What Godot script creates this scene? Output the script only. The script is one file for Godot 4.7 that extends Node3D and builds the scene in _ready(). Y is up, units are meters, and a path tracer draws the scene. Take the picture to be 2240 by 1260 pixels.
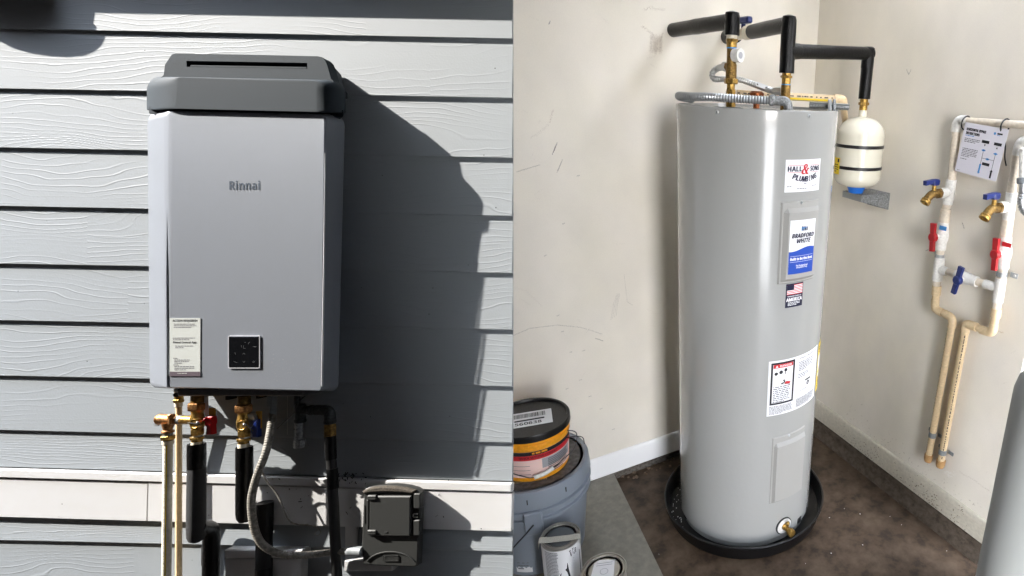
extends Node3D
# A lap-sided wall (left) and the corner of a garage (right), seen by one lens; added unseen walls and roofs shape the light.
# Sizes were read off the photograph: F is the focal length and (CX, CY) the lens centre, in pixels of a 2240 x 1260 picture.
const F := 1253.0
const CX := 1680.0
const CY := 630.0
const WALL := 1.38                       # metres from the eye to the sided wall
const EYE := Vector3(0, 1.593, 0)
const TANK := Vector3(-0.0586, 0, -1.9234)
const TR := 0.2576                       # radius of the tank
var VB: Basis                            # the way the sided wall and the lens face
var LN: Vector3                          # drywall on the left: normal, direction to the corner, a point of it
var LD: Vector3
var LP: Vector3
var RN: Vector3                          # the same of the drywall on the right
var RD: Vector3
var RP: Vector3
var M := {}
var rng := RandomNumberGenerator.new()

# ------------------------------------------------------------------ shapes
class Geo:
	var p := PackedVector3Array()
	var uv := PackedVector2Array()
	var smooth := 38.0
	func tri(a: Vector3, b: Vector3, c: Vector3, ua := Vector2.ZERO, ub := Vector2.ZERO, uc := Vector2.ZERO) -> void:
		p.append(a); p.append(b); p.append(c)
		uv.append(ua); uv.append(ub); uv.append(uc)
	func tri_to(n: Vector3, a: Vector3, b: Vector3, c: Vector3, ua := Vector2.ZERO, ub := Vector2.ZERO, uc := Vector2.ZERO) -> void:
		if (b - a).cross(c - a).dot(n) < 0.0:
			tri(a, c, b, ua, uc, ub)
		else:
			tri(a, b, c, ua, ub, uc)
	func quad_to(n: Vector3, a: Vector3, b: Vector3, c: Vector3, d: Vector3, ua := Vector2.ZERO, ub := Vector2.ZERO, uc := Vector2.ZERO, ud := Vector2.ZERO) -> void:
		tri_to(n, a, b, c, ua, ub, uc)
		tri_to(n, a, c, d, ua, uc, ud)
	func fix(from: int) -> void:
		var o := Vector3.ZERO
		for i in range(from, p.size()):
			o += p[i]
		o /= maxf(1.0, p.size() - from)
		var vol := 0.0
		for i in range(from, p.size(), 3):
			vol += (p[i] - o).dot((p[i + 1] - o).cross(p[i + 2] - o))
		if vol < 0.0:
			for i in range(from, p.size(), 3):
				var q := p[i + 1]; p[i + 1] = p[i + 2]; p[i + 2] = q
				var w := uv[i + 1]; uv[i + 1] = uv[i + 2]; uv[i + 2] = w
	func sweep(pts: Array, rad, seg := 14, cap := true) -> Geo:
		var from := p.size()
		var n := pts.size()
		var t0: Vector3 = (pts[1] - pts[0]).normalized()
		var u := t0.cross(Vector3.UP if absf(t0.y) < 0.9 else Vector3.RIGHT).normalized()
		var rings := []
		for i in n:
			var t: Vector3 = (pts[mini(i + 1, n - 1)] - pts[maxi(i - 1, 0)]).normalized()
			u = (u - t * u.dot(t)).normalized()
			var v := t.cross(u)
			var r: float = rad if rad is float else rad[i]
			var ring := PackedVector3Array()
			for k in seg:
				var a := TAU * k / seg
				ring.append(pts[i] + (u * cos(a) + v * sin(a)) * r)
			rings.append(ring)
		for i in n - 1:
			for k in seg:
				var k2 := (k + 1) % seg
				var a: Vector3 = rings[i][k]; var b: Vector3 = rings[i][k2]; var c: Vector3 = rings[i + 1][k2]; var d: Vector3 = rings[i + 1][k]
				tri(a, b, c); tri(a, c, d)
		if cap:
			for k in seg:
				var k2 := (k + 1) % seg
				tri(pts[0], rings[0][k2], rings[0][k])
				tri(pts[n - 1], rings[n - 1][k], rings[n - 1][k2])
		fix(from)
		return self
	func lathe(base: Vector3, axis: Vector3, prof: Array, seg := 20, turn := 0.0) -> Geo:
		var from := p.size()
		var t := axis.normalized()
		var u := t.cross(Vector3.UP if absf(t.y) < 0.9 else Vector3.RIGHT).normalized()
		var v := t.cross(u)
		var rings := []
		for q in prof:
			var ring := PackedVector3Array()
			for k in seg:
				var a := TAU * k / seg + turn
				ring.append(base + t * q.y + (u * cos(a) + v * sin(a)) * q.x)
			rings.append(ring)
		var n := prof.size()
		for i in n - 1:
			for k in seg:
				var k2 := (k + 1) % seg
				if prof[i].x > 0.0:
					tri(rings[i][k], rings[i][k2], rings[i + 1][k2])
				if prof[i + 1].x > 0.0:
					tri(rings[i][k], rings[i + 1][k2], rings[i + 1][k])
		for e in [0, n - 1]:
			if prof[e].x > 0.0 and (prof[0] - prof[n - 1]).length() > 1e-6:
				for k in seg:
					var k2 := (k + 1) % seg
					var m: Vector3 = base + t * prof[e].y
					if e == 0: tri(m, rings[e][k2], rings[e][k])
					else: tri(m, rings[e][k], rings[e][k2])
		fix(from)
		return self
	func rod(a: Vector3, b: Vector3, r: float, bev := 0.0, seg := 18) -> Geo:   # a round bar with softened ends
		var l := a.distance_to(b)
		var e := minf(bev, r * 0.5)
		if e <= 0.0:
			return lathe(a, b - a, [Vector2(r, 0), Vector2(r, l)], seg)
		return lathe(a, b - a, [Vector2(r - e, 0), Vector2(r, e), Vector2(r, l - e), Vector2(r - e, l)], seg)
	func loft(xf: Transform3D, polys: Array, zs: Array) -> Geo:
		var from := p.size()
		var n: int = polys[0].size()
		for i in polys.size() - 1:
			for k in n:
				var k2 := (k + 1) % n
				var a := xf * Vector3(polys[i][k].x, polys[i][k].y, zs[i]); var b := xf * Vector3(polys[i][k2].x, polys[i][k2].y, zs[i])
				var c := xf * Vector3(polys[i + 1][k2].x, polys[i + 1][k2].y, zs[i + 1]); var d := xf * Vector3(polys[i + 1][k].x, polys[i + 1][k].y, zs[i + 1])
				tri(a, b, c); tri(a, c, d)
		for e in [0, polys.size() - 1]:
			var ix := Geometry2D.triangulate_polygon(polys[e])
			for k in range(0, ix.size(), 3):
				var a := xf * Vector3(polys[e][ix[k]].x, polys[e][ix[k]].y, zs[e]); var b := xf * Vector3(polys[e][ix[k + 1]].x, polys[e][ix[k + 1]].y, zs[e]); var c := xf * Vector3(polys[e][ix[k + 2]].x, polys[e][ix[k + 2]].y, zs[e])
				tri_to(xf.basis.z * (-1.0 if e == 0 else 1.0) * (1.0 if zs[-1] > zs[0] else -1.0), a, b, c)
		# sides: outlines run counterclockwise, so face them outwards
		fix_sides(from, xf, polys, zs)
		return self
	func fix_sides(from: int, xf: Transform3D, polys: Array, zs: Array) -> void:
		var area := 0.0
		var q: PackedVector2Array = polys[0]
		for k in q.size():
			area += q[k].cross(q[(k + 1) % q.size()])
		var flip: bool = ((area < 0.0) != (zs[-1] < zs[0])) != (xf.basis.determinant() < 0.0)
		if flip:
			var count: int = (polys.size() - 1) * q.size() * 6
			for i in range(from, from + count, 3):
				var w := p[i + 1]; p[i + 1] = p[i + 2]; p[i + 2] = w
	func prism(xf: Transform3D, poly: PackedVector2Array, z0: float, z1: float, bev := 0.0) -> Geo:
		if bev <= 0.0:
			return loft(xf, [poly, poly], [z0, z1])
		return loft(xf, [poly, poly, Geo.inset(poly, bev)], [z0, z1 - bev, z1])
	func box(xf: Transform3D, size: Vector3, bev := 0.0) -> Geo:      # centred
		var b := minf(bev, minf(size.z, minf(size.x, size.y)) * 0.45)
		var r := Geo.rrect(size.x, size.y, 0.0, 1)
		if b <= 0.0:
			return loft(xf, [r, r], [-size.z / 2, size.z / 2])
		var big := Geo.rrect(size.x, size.y, b, 1)
		var small := Geo.rrect(size.x - 2 * b, size.y - 2 * b, b * 0.05, 1)
		return loft(xf, [small, big, big, small], [-size.z / 2, -size.z / 2 + b, size.z / 2 - b, size.z / 2])
	static func rrect(w: float, h: float, r: float, n := 4) -> PackedVector2Array:
		var o := PackedVector2Array()
		if r <= 0.0:
			return PackedVector2Array([Vector2(-w / 2, -h / 2), Vector2(w / 2, -h / 2), Vector2(w / 2, h / 2), Vector2(-w / 2, h / 2)])
		for c in 4:
			var m := Vector2([1, -1, -1, 1][c] * (w / 2 - r), [1, 1, -1, -1][c] * (h / 2 - r))
			for k in n + 1:
				var a := PI / 2 * (c + float(k) / n)
				o.append(m + Vector2(cos(a), sin(a)) * r)
		return o
	static func inset(q: PackedVector2Array, d: float) -> PackedVector2Array:
		var o := PackedVector2Array()
		var area := 0.0
		for k in q.size():
			area += q[k].cross(q[(k + 1) % q.size()])
		var s := signf(area)
		for k in q.size():
			var a := q[(k - 1 + q.size()) % q.size()]; var b := q[k]; var c := q[(k + 1) % q.size()]
			var n1 := (b - a).normalized().orthogonal() * -s
			var n2 := (c - b).normalized().orthogonal() * -s
			var m := (n1 + n2).normalized()
			o.append(b + m * d / maxf(0.5, m.dot(n1)))
		return o
	func mesh(inv: Transform3D) -> ArrayMesh:
		var count := p.size() / 3
		var fn := PackedVector3Array(); fn.resize(count)
		var at := {}
		for i in count:
			fn[i] = (p[3 * i + 1] - p[3 * i]).cross(p[3 * i + 2] - p[3 * i])
			for k in 3:
				var key := Vector3i((p[3 * i + k] * 40000.0).round())
				if at.has(key): at[key].append(i)
				else: at[key] = [i]
		var lim := cos(deg_to_rad(smooth))
		var v := PackedVector3Array(); v.resize(p.size())
		var n := PackedVector3Array(); n.resize(p.size())
		var u := PackedVector2Array(); u.resize(p.size())
		var unit := PackedVector3Array(); unit.resize(count)
		for i in count:
			unit[i] = fn[i].normalized()
		for i in count:
			for k in 3:
				var src: int = 3 * i + [0, 2, 1][k]
				var sum := Vector3.ZERO
				for j in at[Vector3i((p[src] * 40000.0).round())]:
					if unit[i].dot(unit[j]) > lim:
						sum += fn[j]
				v[3 * i + k] = inv * p[src]
				n[3 * i + k] = (inv.basis * (sum.normalized() if sum.length_squared() > 0.0 else unit[i])).normalized()
				u[3 * i + k] = uv[src]
		var arr := []
		arr.resize(Mesh.ARRAY_MAX)
		arr[Mesh.ARRAY_VERTEX] = v; arr[Mesh.ARRAY_NORMAL] = n; arr[Mesh.ARRAY_TEX_UV] = u
		var m := ArrayMesh.new()
		m.add_surface_from_arrays(Mesh.PRIMITIVE_TRIANGLES, arr)
		return m

func g() -> Geo:
	return Geo.new()

# ------------------------------------------------------------------ things and parts
func thing(called: String, label: String, category: String, at: Vector3, group := "", turn := Basis()) -> Node3D:
	var o := Node3D.new()
	o.name = called
	o.transform = Transform3D(turn, at)
	tag(o, label, category, group)
	add_child(o, true)
	return o

func tag(o: Node, label: String, category: String, group := "") -> void:
	o.set_meta("label", label)
	o.set_meta("category", category)
	if group: o.set_meta("group", group)

func part(parent: Node3D, called: String, geo: Geo, m: Material, label := "") -> MeshInstance3D:
	var o := MeshInstance3D.new()
	o.name = called
	var top: Node3D = parent
	while top.get_parent() != self: top = top.get_parent()
	o.mesh = geo.mesh(top.transform.affine_inverse())
	o.material_override = m
	if label: o.set_meta("label", label)
	parent.add_child(o, true)
	return o

func solo(called: String, geo: Geo, m: Material, at: Vector3, label := "", category := "", group := "") -> MeshInstance3D:
	var o := MeshInstance3D.new()
	o.name = called
	o.transform = Transform3D(Basis(), at)
	o.mesh = geo.mesh(o.transform.affine_inverse())
	o.material_override = m
	if label: tag(o, label, category, group)
	else: o.set_meta("kind", "structure")
	add_child(o, true)
	return o

# ------------------------------------------------------------------ where things stand
func ray(x: float, y: float) -> Vector3:
	return VB * Vector3((x - CX) / F, (CY - y) / F, -1)
func deep(x: float, y: float, d: float) -> Vector3:              # d metres in front of the lens
	return EYE + ray(x, y) * d
func depth_of(q: Vector3) -> float:
	return -(VB.inverse() * (q - EYE)).z
func L(x: float, y: float, d: float) -> Vector3:                 # d metres in front of the sided wall
	return deep(x, y, WALL - d)
func s(d: float) -> float:                                        # metres per pixel there
	return (WALL - d) / F
func on_plane(x: float, y: float, n: Vector3, q: Vector3) -> Vector3:
	var r := ray(x, y)
	return EYE + r * (n.dot(q - EYE) / n.dot(r))
func on_y(x: float, y: float, h: float) -> Vector3:
	return on_plane(x, y, Vector3.UP, Vector3(0, h, 0))
func lw(x: float, y: float, off := 0.0) -> Vector3:
	return on_plane(x, y, LN, LP + LN * off)
func rw(x: float, y: float, off := 0.0) -> Vector3:
	return on_plane(x, y, RN, RP + RN * off)
func pr(q: Vector3, px: float) -> float:                          # px pixels at q in metres
	return px * depth_of(q) / F
func on_tank(x: float, y: float, r := TR) -> Vector2:             # (angle round the tank, height)
	var d := ray(x, y)
	var o := Vector2(EYE.x - TANK.x, EYE.z - TANK.z)
	var e := Vector2(d.x, d.z)
	var a := e.dot(e); var b := o.dot(e); var c := o.dot(o) - r * r
	var k := b * b - a * c
	var t := (-b - sqrt(maxf(k, 0.0))) / a
	var q := o + e * t
	return Vector2(atan2(q.x, q.y), EYE.y + d.y * t)
func tank_at(a: float, y: float, r := TR) -> Vector3:
	return Vector3(TANK.x + r * sin(a), y, TANK.z + r * cos(a))

func arc_path(pts: Array, r: float, n := 6) -> Array:             # a polyline with its corners rounded
	var o := [pts[0]]
	for i in range(1, pts.size() - 1):
		var a: Vector3 = (pts[i - 1] - pts[i]); var b: Vector3 = (pts[i + 1] - pts[i])
		var e := minf(r, minf(a.length(), b.length()) * 0.49)
		var p0: Vector3 = pts[i] + a.normalized() * e; var p2: Vector3 = pts[i] + b.normalized() * e
		for k in n + 1:
			var t := float(k) / n
			o.append(p0.lerp(pts[i], t).lerp(pts[i].lerp(p2, t), t))
	o.append(pts[-1])
	return o
func curve(pts: Array, step: float) -> Array:                     # a smooth line through the points, in equal steps
	var c := Curve3D.new()
	c.bake_interval = step * 0.5
	for i in pts.size():
		var t: Vector3 = (pts[mini(i + 1, pts.size() - 1)] - pts[maxi(i - 1, 0)]) / 6.0
		c.add_point(pts[i], -t, t)
	var l := c.get_baked_length()
	var n := maxi(2, int(l / step))
	var o := []
	for i in n + 1:
		o.append(c.sample_baked(l * i / n, true))
	return o
func ribbed(geo: Geo, pts: Array, pitch: float, r0: float, r1: float, seg := 12) -> Geo:
	var line := curve(pts, pitch / 4)
	var rad := []
	for i in line.size():
		rad.append([r0, (r0 + r1) / 2, r1, (r0 + r1) / 2][i % 4])
	return geo.sweep(line, rad, seg)

# ------------------------------------------------------------------ print: flat shapes on a surface given by a map from metres to space
func flat_map(o: Vector3, ex: Vector3, ey: Vector3) -> Callable:
	return func(x: float, y: float) -> Vector3: return o + ex * x + ey * y
func round_map(a0: float, y0: float, r: float) -> Callable:
	return func(x: float, y: float) -> Vector3: return tank_at(a0 + x / r, y0 + y, r)
func map_normal(m: Callable, x: float, y: float) -> Vector3:
	return (m.call(x + 0.001, y) - m.call(x, y)).cross(m.call(x, y + 0.001) - m.call(x, y)).normalized()
func ink_rect(geo: Geo, m: Callable, x0: float, y0: float, x1: float, y1: float, n := 1) -> void:
	for i in n:
		var a := lerpf(x0, x1, float(i) / n); var b := lerpf(x0, x1, float(i + 1) / n)
		geo.quad_to(map_normal(m, a, y0), m.call(a, y0), m.call(b, y0), m.call(b, y1), m.call(a, y1))
func ink_poly(geo: Geo, m: Callable, q: PackedVector2Array) -> void:
	var ix := Geometry2D.triangulate_polygon(q)
	for k in range(0, ix.size(), 3):
		var a := q[ix[k]]; var b := q[ix[k + 1]]; var c := q[ix[k + 2]]
		geo.tri_to(map_normal(m, a.x, a.y), m.call(a.x, a.y), m.call(b.x, b.y), m.call(c.x, c.y))
func ink_line(geo: Geo, m: Callable, pts: Array, w: float) -> void:
	for i in pts.size() - 1:
		var n: Vector2 = (pts[i + 1] - pts[i]).normalized().orthogonal() * w / 2
		ink_poly(geo, m, PackedVector2Array([pts[i] - n, pts[i + 1] - n, pts[i + 1] + n, pts[i] + n]))
var fonts := {}
func ink_text(geo: Geo, m: Callable, text: String, x: float, y: float, w: float, h := 0.0, bold := true, slant := 0.0, turn := 0.0, face := "Droid Sans", fat := 0.0) -> void:   # centred on (x, y)
	if fat > 0.0:      # heavier strokes: copies a hair apart
		var nf := map_normal(m, x, y)
		for i in 3:
			var o: Vector3 = nf * 0.00006 * (i + 1)
			var mm := func(u: float, v: float) -> Vector3: return m.call(u, v) + o
			ink_text(geo, mm, text, x + [fat, -fat, 0.0][i], y + [0.0, 0.0, fat][i], w, h, bold, slant, turn, face)
	var key := face + str(bold)
	if not fonts.has(key):
		var f := SystemFont.new()
		f.font_names = PackedStringArray([face])
		f.font_weight = 700 if bold else 400
		fonts[key] = f
	var tm := TextMesh.new()
	tm.font = fonts[key]
	tm.text = text
	tm.font_size = 48
	tm.pixel_size = 0.01
	tm.depth = 0.0
	tm.curve_step = 4.0
	var arr := tm.get_mesh_arrays()
	var v: PackedVector3Array = arr[Mesh.ARRAY_VERTEX]
	var ix: PackedInt32Array = arr[Mesh.ARRAY_INDEX]
	var lo := Vector2(1e9, 1e9); var hi := -lo
	for q in v:
		lo = lo.min(Vector2(q.x, q.y)); hi = hi.max(Vector2(q.x, q.y))
	var k := Vector2(w / (hi.x - lo.x), 0)
	k.y = h / (hi.y - lo.y) if h > 0.0 else k.x
	var mid := (lo + hi) / 2
	var pts := PackedVector3Array()
	for q in v:
		var e := (Vector2(q.x, q.y) - mid) * k
		e = Vector2(e.x + e.y * slant, e.y).rotated(turn) + Vector2(x, y)
		pts.append(m.call(e.x, e.y))
	var n := map_normal(m, x, y)
	for i in range(0, ix.size(), 3):
		if v[ix[i]].z >= -1e-6:
			geo.tri_to(n, pts[ix[i]], pts[ix[i + 1]], pts[ix[i + 2]])
func ink_small(geo: Geo, m: Callable, x0: float, y1: float, w: float, rows: int, step: float, thick := 0.45) -> void:   # print too small to read, as rows of word-long strokes
	for r in rows:
		var x := x0
		var end := x0 + w * (1.0 if r < rows - 1 else rng.randf_range(0.4, 0.8)) * rng.randf_range(0.9, 1.0)
		while x < end - step * 0.5:
			var l := minf(rng.randf_range(0.8, 3.2) * step * 0.7, end - x)
			ink_rect(geo, m, x, y1 - r * step - step * thick, x + l, y1 - r * step)
			x += l + step * 0.35
func ring_poly(cx: float, cy: float, r: float, n := 20) -> PackedVector2Array:
	var o := PackedVector2Array()
	for k in n:
		o.append(Vector2(cx + r * cos(TAU * k / n), cy + r * sin(TAU * k / n)))
	return o

# ------------------------------------------------------------------ materials
func noise_tex(freq: float, lo: float, hi: float, seed_: int, kind := 0, size := 512) -> NoiseTexture2D:
	var n := FastNoiseLite.new()
	n.seed = seed_
	n.noise_type = FastNoiseLite.TYPE_SIMPLEX_SMOOTH
	n.frequency = freq
	n.fractal_octaves = 5 if kind == 0 else 3
	n.fractal_gain = 0.55
	var r := Gradient.new()
	if kind == 3:     # brown and grey clouds with fine dark mottling
		n.fractal_octaves = 7
		n.fractal_gain = 0.66
		r.offsets = PackedFloat32Array([0.22, 0.42, 0.58, 0.8])
		r.colors = PackedColorArray([Color(lo * 0.8, lo * 0.74, lo * 0.68), Color(lo * 1.16, lo * 1.10, lo * 1.04), Color(0.88, 0.86, 0.85), Color(hi, hi, hi)])
	elif kind == 2:     # sparse specks
		r.offsets = PackedFloat32Array([0.0, 0.2, 0.36, 1.0])
		r.colors = PackedColorArray([Color(lo, lo * 0.9, lo * 0.78), Color(lo, lo * 0.92, lo * 0.82), Color(hi, hi, hi), Color(hi, hi, hi)])
	else:
		r.offsets = PackedFloat32Array([0.2, 0.8])
		r.colors = PackedColorArray([Color(lo, lo, lo), Color(hi, hi, hi)])
	var t := NoiseTexture2D.new()
	t.width = size; t.height = size
	t.seamless = true
	t.noise = n
	t.color_ramp = r
	return t

var T := {}
func mat(called: String, c: Color, rough: float, metal := 0.0, tex := "", scale := 3.0, bump := 0.0, bumptex := "grain") -> StandardMaterial3D:
	var m := StandardMaterial3D.new()
	m.resource_name = called
	m.albedo_color = c
	m.roughness = rough
	m.metallic = metal
	if tex or bump != 0.0:
		m.uv1_triplanar = true
		m.uv1_scale = Vector3.ONE * scale
	if tex:
		m.albedo_texture = T[tex]
	if bump != 0.0:
		m.heightmap_enabled = true
		m.heightmap_texture = T[bumptex]
		m.heightmap_scale = bump
	M[called] = m
	return m

func wood_relief() -> ImageTexture:       # embossed cedar grain: thin ridges along the contour lines of a stretched field, with a few knots
	var w := 1024
	var h := 1024
	var im := Image.create(w, h, false, Image.FORMAT_L8)
	var n := FastNoiseLite.new(); n.seed = 7; n.frequency = 1.0; n.fractal_octaves = 2
	var knots := []
	for i in 12:
		knots.append(Vector3(rng.randf_range(0, 1.4), rng.randf_range(0, 1.12), rng.randf_range(0.5, 1.2)))
	for y in h:
		var v := 1.12 * y / h
		for x in w:
			var u := 1.4 * x / w
			var f := v * 74.0 + n.get_noise_2d(u * 1.3, v * 4.0) * 3.0 + n.get_noise_2d(u * 6.0 + 50.0, v * 20.0) * 0.45
			for k in knots:
				var dx: float = (u - k.x) * 9.0; var dy: float = (v - k.y) * 34.0
				var q: float = dx * dx + dy * dy
				if q < 9.0: f += k.z * 2.6 * exp(-q)
			var dense := 0.5 + 0.9 * n.get_noise_2d(u * 1.1 + 9.0, v * 9.0 + 4.0)
			var c := absf(fposmod(f, 1.0) - 0.5) * 2.0
			var ridge := smoothstep(0.80, 1.0, c) * clampf(dense * 1.4, 0.05, 1.0)
			im.set_pixel(x, y, Color.from_hsv(0, 0, clampf(0.25 + ridge * 0.6 + n.get_noise_2d(u * 160.0, v * 160.0) * 0.06, 0, 1)))
	return ImageTexture.create_from_image(im)

func stroke(im: Image, at: Callable, pts: Array, width: float, c: Color, a: float, broken := 0.0) -> void:   # a scuff of many small dabs
	for i in pts.size() - 1:
		var p0: Vector2 = at.call(pts[i].x, pts[i].y); var p1: Vector2 = at.call(pts[i + 1].x, pts[i + 1].y)
		var n := int(p0.distance_to(p1) / 0.6) + 1
		for k in n:
			if rng.randf() < broken: continue
			var q := p0.lerp(p1, float(k) / n) + Vector2(rng.randfn(0, width * 0.4), rng.randfn(0, width * 0.4))
			var x := int(q.x); var y := int(q.y)
			if x >= 0 and y >= 0 and x < im.get_width() and y < im.get_height():
				im.set_pixel(x, y, im.get_pixel(x, y).lerp(c, a * rng.randf_range(0.4, 1.0)))

func scuffed(w: int, h: int, base: Color, seed_: int) -> Image:
	var im := Image.create(w, h, false, Image.FORMAT_RGB8)
	var n := FastNoiseLite.new(); n.seed = seed_; n.frequency = 0.006; n.fractal_octaves = 4
	var m := FastNoiseLite.new(); m.seed = seed_ + 1; m.frequency = 0.25; m.fractal_octaves = 2
	for y in h:
		for x in w:
			var k := 1.0 + n.get_noise_2d(x, y) * 0.03 + m.get_noise_2d(x, y) * 0.012
			im.set_pixel(x, y, Color(base.r * k, base.g * k, base.b * (k - n.get_noise_2d(x * 0.7, y) * 0.012)))
	return im

func materials() -> void:
	T.mild = noise_tex(0.02, 0.90, 1.0, 1)
	T.fine = noise_tex(0.12, 0.86, 1.0, 2)
	T.rough = noise_tex(0.015, 0.62, 1.0, 3)
	T.stain = noise_tex(0.008, 0.45, 1.0, 4)
	T.salt = noise_tex(0.33, 0.15, 1.0, 15, 1)
	T.floor = noise_tex(0.02, 0.68, 1.0, 14, 3)
	T.specks = noise_tex(0.022, 0.55, 1.0, 5, 2)
	T.grain = noise_tex(0.3, 0.0, 1.0, 6, 1)
	T.lump = noise_tex(0.05, 0.0, 1.0, 8, 1)
	T.wood = wood_relief()
	var sd := mat("painted_siding", Color(0.508, 0.530, 0.546), 0.62)
	sd.heightmap_enabled = true; sd.heightmap_texture = T.wood; sd.heightmap_scale = 0.07
	mat("trim_paint", Color(0.745, 0.745, 0.745), 0.55, 0.0, "", 14.0, 0.02)
	mat("caulk", Color(0.35, 0.36, 0.38), 0.9)
	mat("debris", Color(0.06, 0.06, 0.065), 0.95)
	mat("silver_paint", Color(0.575, 0.596, 0.63), 0.40, 0.4, "fine", 30.0, 0.012)
	mat("grey_plastic", Color(0.208, 0.238, 0.262), 0.62, 0.0, "fine", 8.0, 0.01)
	M.grey_plastic.metallic_specular = 0.25
	mat("highlight_bezel", Color(0.80, 0.80, 0.82), 0.3, 0.2)  # pale tone for the painted crease highlight; also the panel bezel
	mat("dark_void", Color(0.025, 0.025, 0.03), 0.8)
	mat("dark_sheet", Color(0.30, 0.30, 0.31), 0.55, 0.3, "mild", 9.0)
	mat("black_glass", Color(0.03, 0.035, 0.045), 0.12)
	mat("print_dark", Color(0.10, 0.10, 0.12), 0.6)
	mat("print_grey", Color(0.42, 0.42, 0.44), 0.6)
	mat("lid_steel", Color(0.42, 0.44, 0.45), 0.35, 0.5)
	mat("print_dim", Color(0.30, 0.31, 0.32), 0.5)
	mat("print_soft", Color(0.62, 0.62, 0.63), 0.6)
	mat("print_white", Color(0.93, 0.93, 0.93), 0.55)
	mat("print_navy", Color(0.09, 0.09, 0.20), 0.5)
	mat("print_red", Color(0.75, 0.12, 0.15), 0.5)
	mat("print_blue", Color(0.16, 0.30, 0.66), 0.4)
	mat("print_sky", Color(0.28, 0.56, 0.80), 0.5)
	mat("print_yellow", Color(0.95, 0.83, 0.10), 0.5)
	mat("print_pink", Color(0.93, 0.80, 0.76), 0.5)
	mat("logo_slate", Color(0.27, 0.31, 0.36), 0.4)
	mat("paper", Color(0.90, 0.90, 0.90), 0.55)
	mat("card", Color(0.86, 0.85, 0.88), 0.5)
	mat("sticker_green", Color(0.69, 0.705, 0.69), 0.5)
	mat("sticker_foot", Color(0.32, 0.28, 0.31), 0.5)
	mat("bronze", Color(0.76, 0.55, 0.34), 0.42, 0.75, "rough", 18.0, 0.03, "lump")
	mat("brass", Color(0.80, 0.64, 0.34), 0.34, 0.85, "rough", 14.0, 0.02)
	mat("old_brass", Color(0.62, 0.49, 0.27), 0.45, 0.8, "rough", 14.0, 0.03)
	mat("copper", Color(0.70, 0.42, 0.26), 0.35, 0.85, "rough", 14.0)
	mat("chrome", Color(0.78, 0.78, 0.77), 0.28, 0.8)
	mat("steel", Color(0.68, 0.69, 0.69), 0.35, 0.7)
	mat("galvanised", Color(0.64, 0.65, 0.65), 0.45, 0.35, "rough", 16.0, 0.03, "lump")
	mat("iron", Color(0.24, 0.25, 0.25), 0.55, 0.5, "rough", 16.0, 0.03, "lump")
	mat("foam", Color(0.30, 0.30, 0.305), 0.95, 0.0, "salt", 16.0, 0.12, "grain")
	mat("black_tape", Color(0.028, 0.028, 0.03), 0.30, 0.0, "", 6.0, 0.06, "lump")
	M.black_tape.metallic_specular = 0.35
	mat("black_rubber", Color(0.07, 0.07, 0.075), 0.5, 0.0, "rough", 10.0, 0.03)
	mat("box_plastic", Color(0.15, 0.155, 0.15), 0.55)
	mat("recess_shade_gasket", Color(0.14, 0.145, 0.14), 0.6)  # slightly darker than the case: shade of gaps and relief as colour; also the gasket
	mat("box_dust", Color(0.33, 0.30, 0.26), 0.85, 0.0, "rough", 20.0, 0.05)
	mat("conduit_grey", Color(0.60, 0.58, 0.54), 0.6, 0.0, "rough", 12.0)
	mat("grey_pvc", Color(0.50, 0.52, 0.53), 0.5, 0.0, "mild", 9.0)
	mat("cpvc_white", Color(0.92, 0.885, 0.80), 0.4, 0.0, "mild", 8.0)
	mat("cpvc_beige", Color(0.86, 0.76, 0.60), 0.42, 0.0, "mild", 8.0)
	mat("pvc_white", Color(0.90, 0.89, 0.86), 0.32, 0.0, "mild", 8.0)
	mat("pvc_cream", Color(0.87, 0.82, 0.74), 0.36, 0.0, "mild", 8.0)
	mat("cap_tan", Color(0.74, 0.58, 0.38), 0.5, 0.0, "mild", 12.0)
	mat("red_plastic", Color(0.62, 0.05, 0.08), 0.35)
	mat("blue_plastic", Color(0.035, 0.12, 0.36), 0.35)
	mat("blue_cap", Color(0.12, 0.42, 0.80), 0.4)
	mat("tag_yellow", Color(0.72, 0.55, 0.20), 0.6, 0.2)
	mat("tank_enamel", Color(0.615, 0.615, 0.60), 0.2, 0.0, "", 1.5, 0.015, "lump")
	M.tank_enamel.clearcoat_enabled = true; M.tank_enamel.clearcoat = 0.5; M.tank_enamel.clearcoat_roughness = 0.08
	mat("panel_enamel", Color(0.625, 0.62, 0.60), 0.25)
	mat("cream_enamel", Color(0.84, 0.82, 0.75), 0.18)
	mat("pan_plastic", Color(0.045, 0.045, 0.05), 0.32, 0.0, "rough", 8.0, 0.02)
	mat("bucket_grey", Color(0.51, 0.54, 0.575), 0.35)
	mat("lid_grey", Color(0.36, 0.36, 0.36), 0.5, 0.0, "rough", 5.0)
	mat("pail_yellow", Color(0.95, 0.64, 0.10), 0.4, 0.0, "mild", 8.0)
	mat("tin", Color(0.70, 0.69, 0.66), 0.3, 0.75)
	mat("wire", Color(0.25, 0.25, 0.26), 0.4, 0.8)
	mat("tape", Color(0.80, 0.79, 0.74), 0.35, 0.0, "mild", 20.0, 0.05, "lump")
	mat("softener_shell", Color(0.60, 0.605, 0.585), 0.55)
	mat("baseboard", Color(0.93, 0.93, 0.925), 0.4)
	mat("baseboard_dirty", Color(0.80, 0.775, 0.71), 0.55, 0.0, "mild", 6.0, 0.03, "lump")
	mat("concrete_low", Color(0.345, 0.288, 0.225), 0.6, 0.0, "floor", 0.8, 0.05, "lump")
	mat("concrete_slab", Color(0.52, 0.505, 0.46), 0.55, 0.0, "mild", 2.3, 0.05, "lump")
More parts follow.
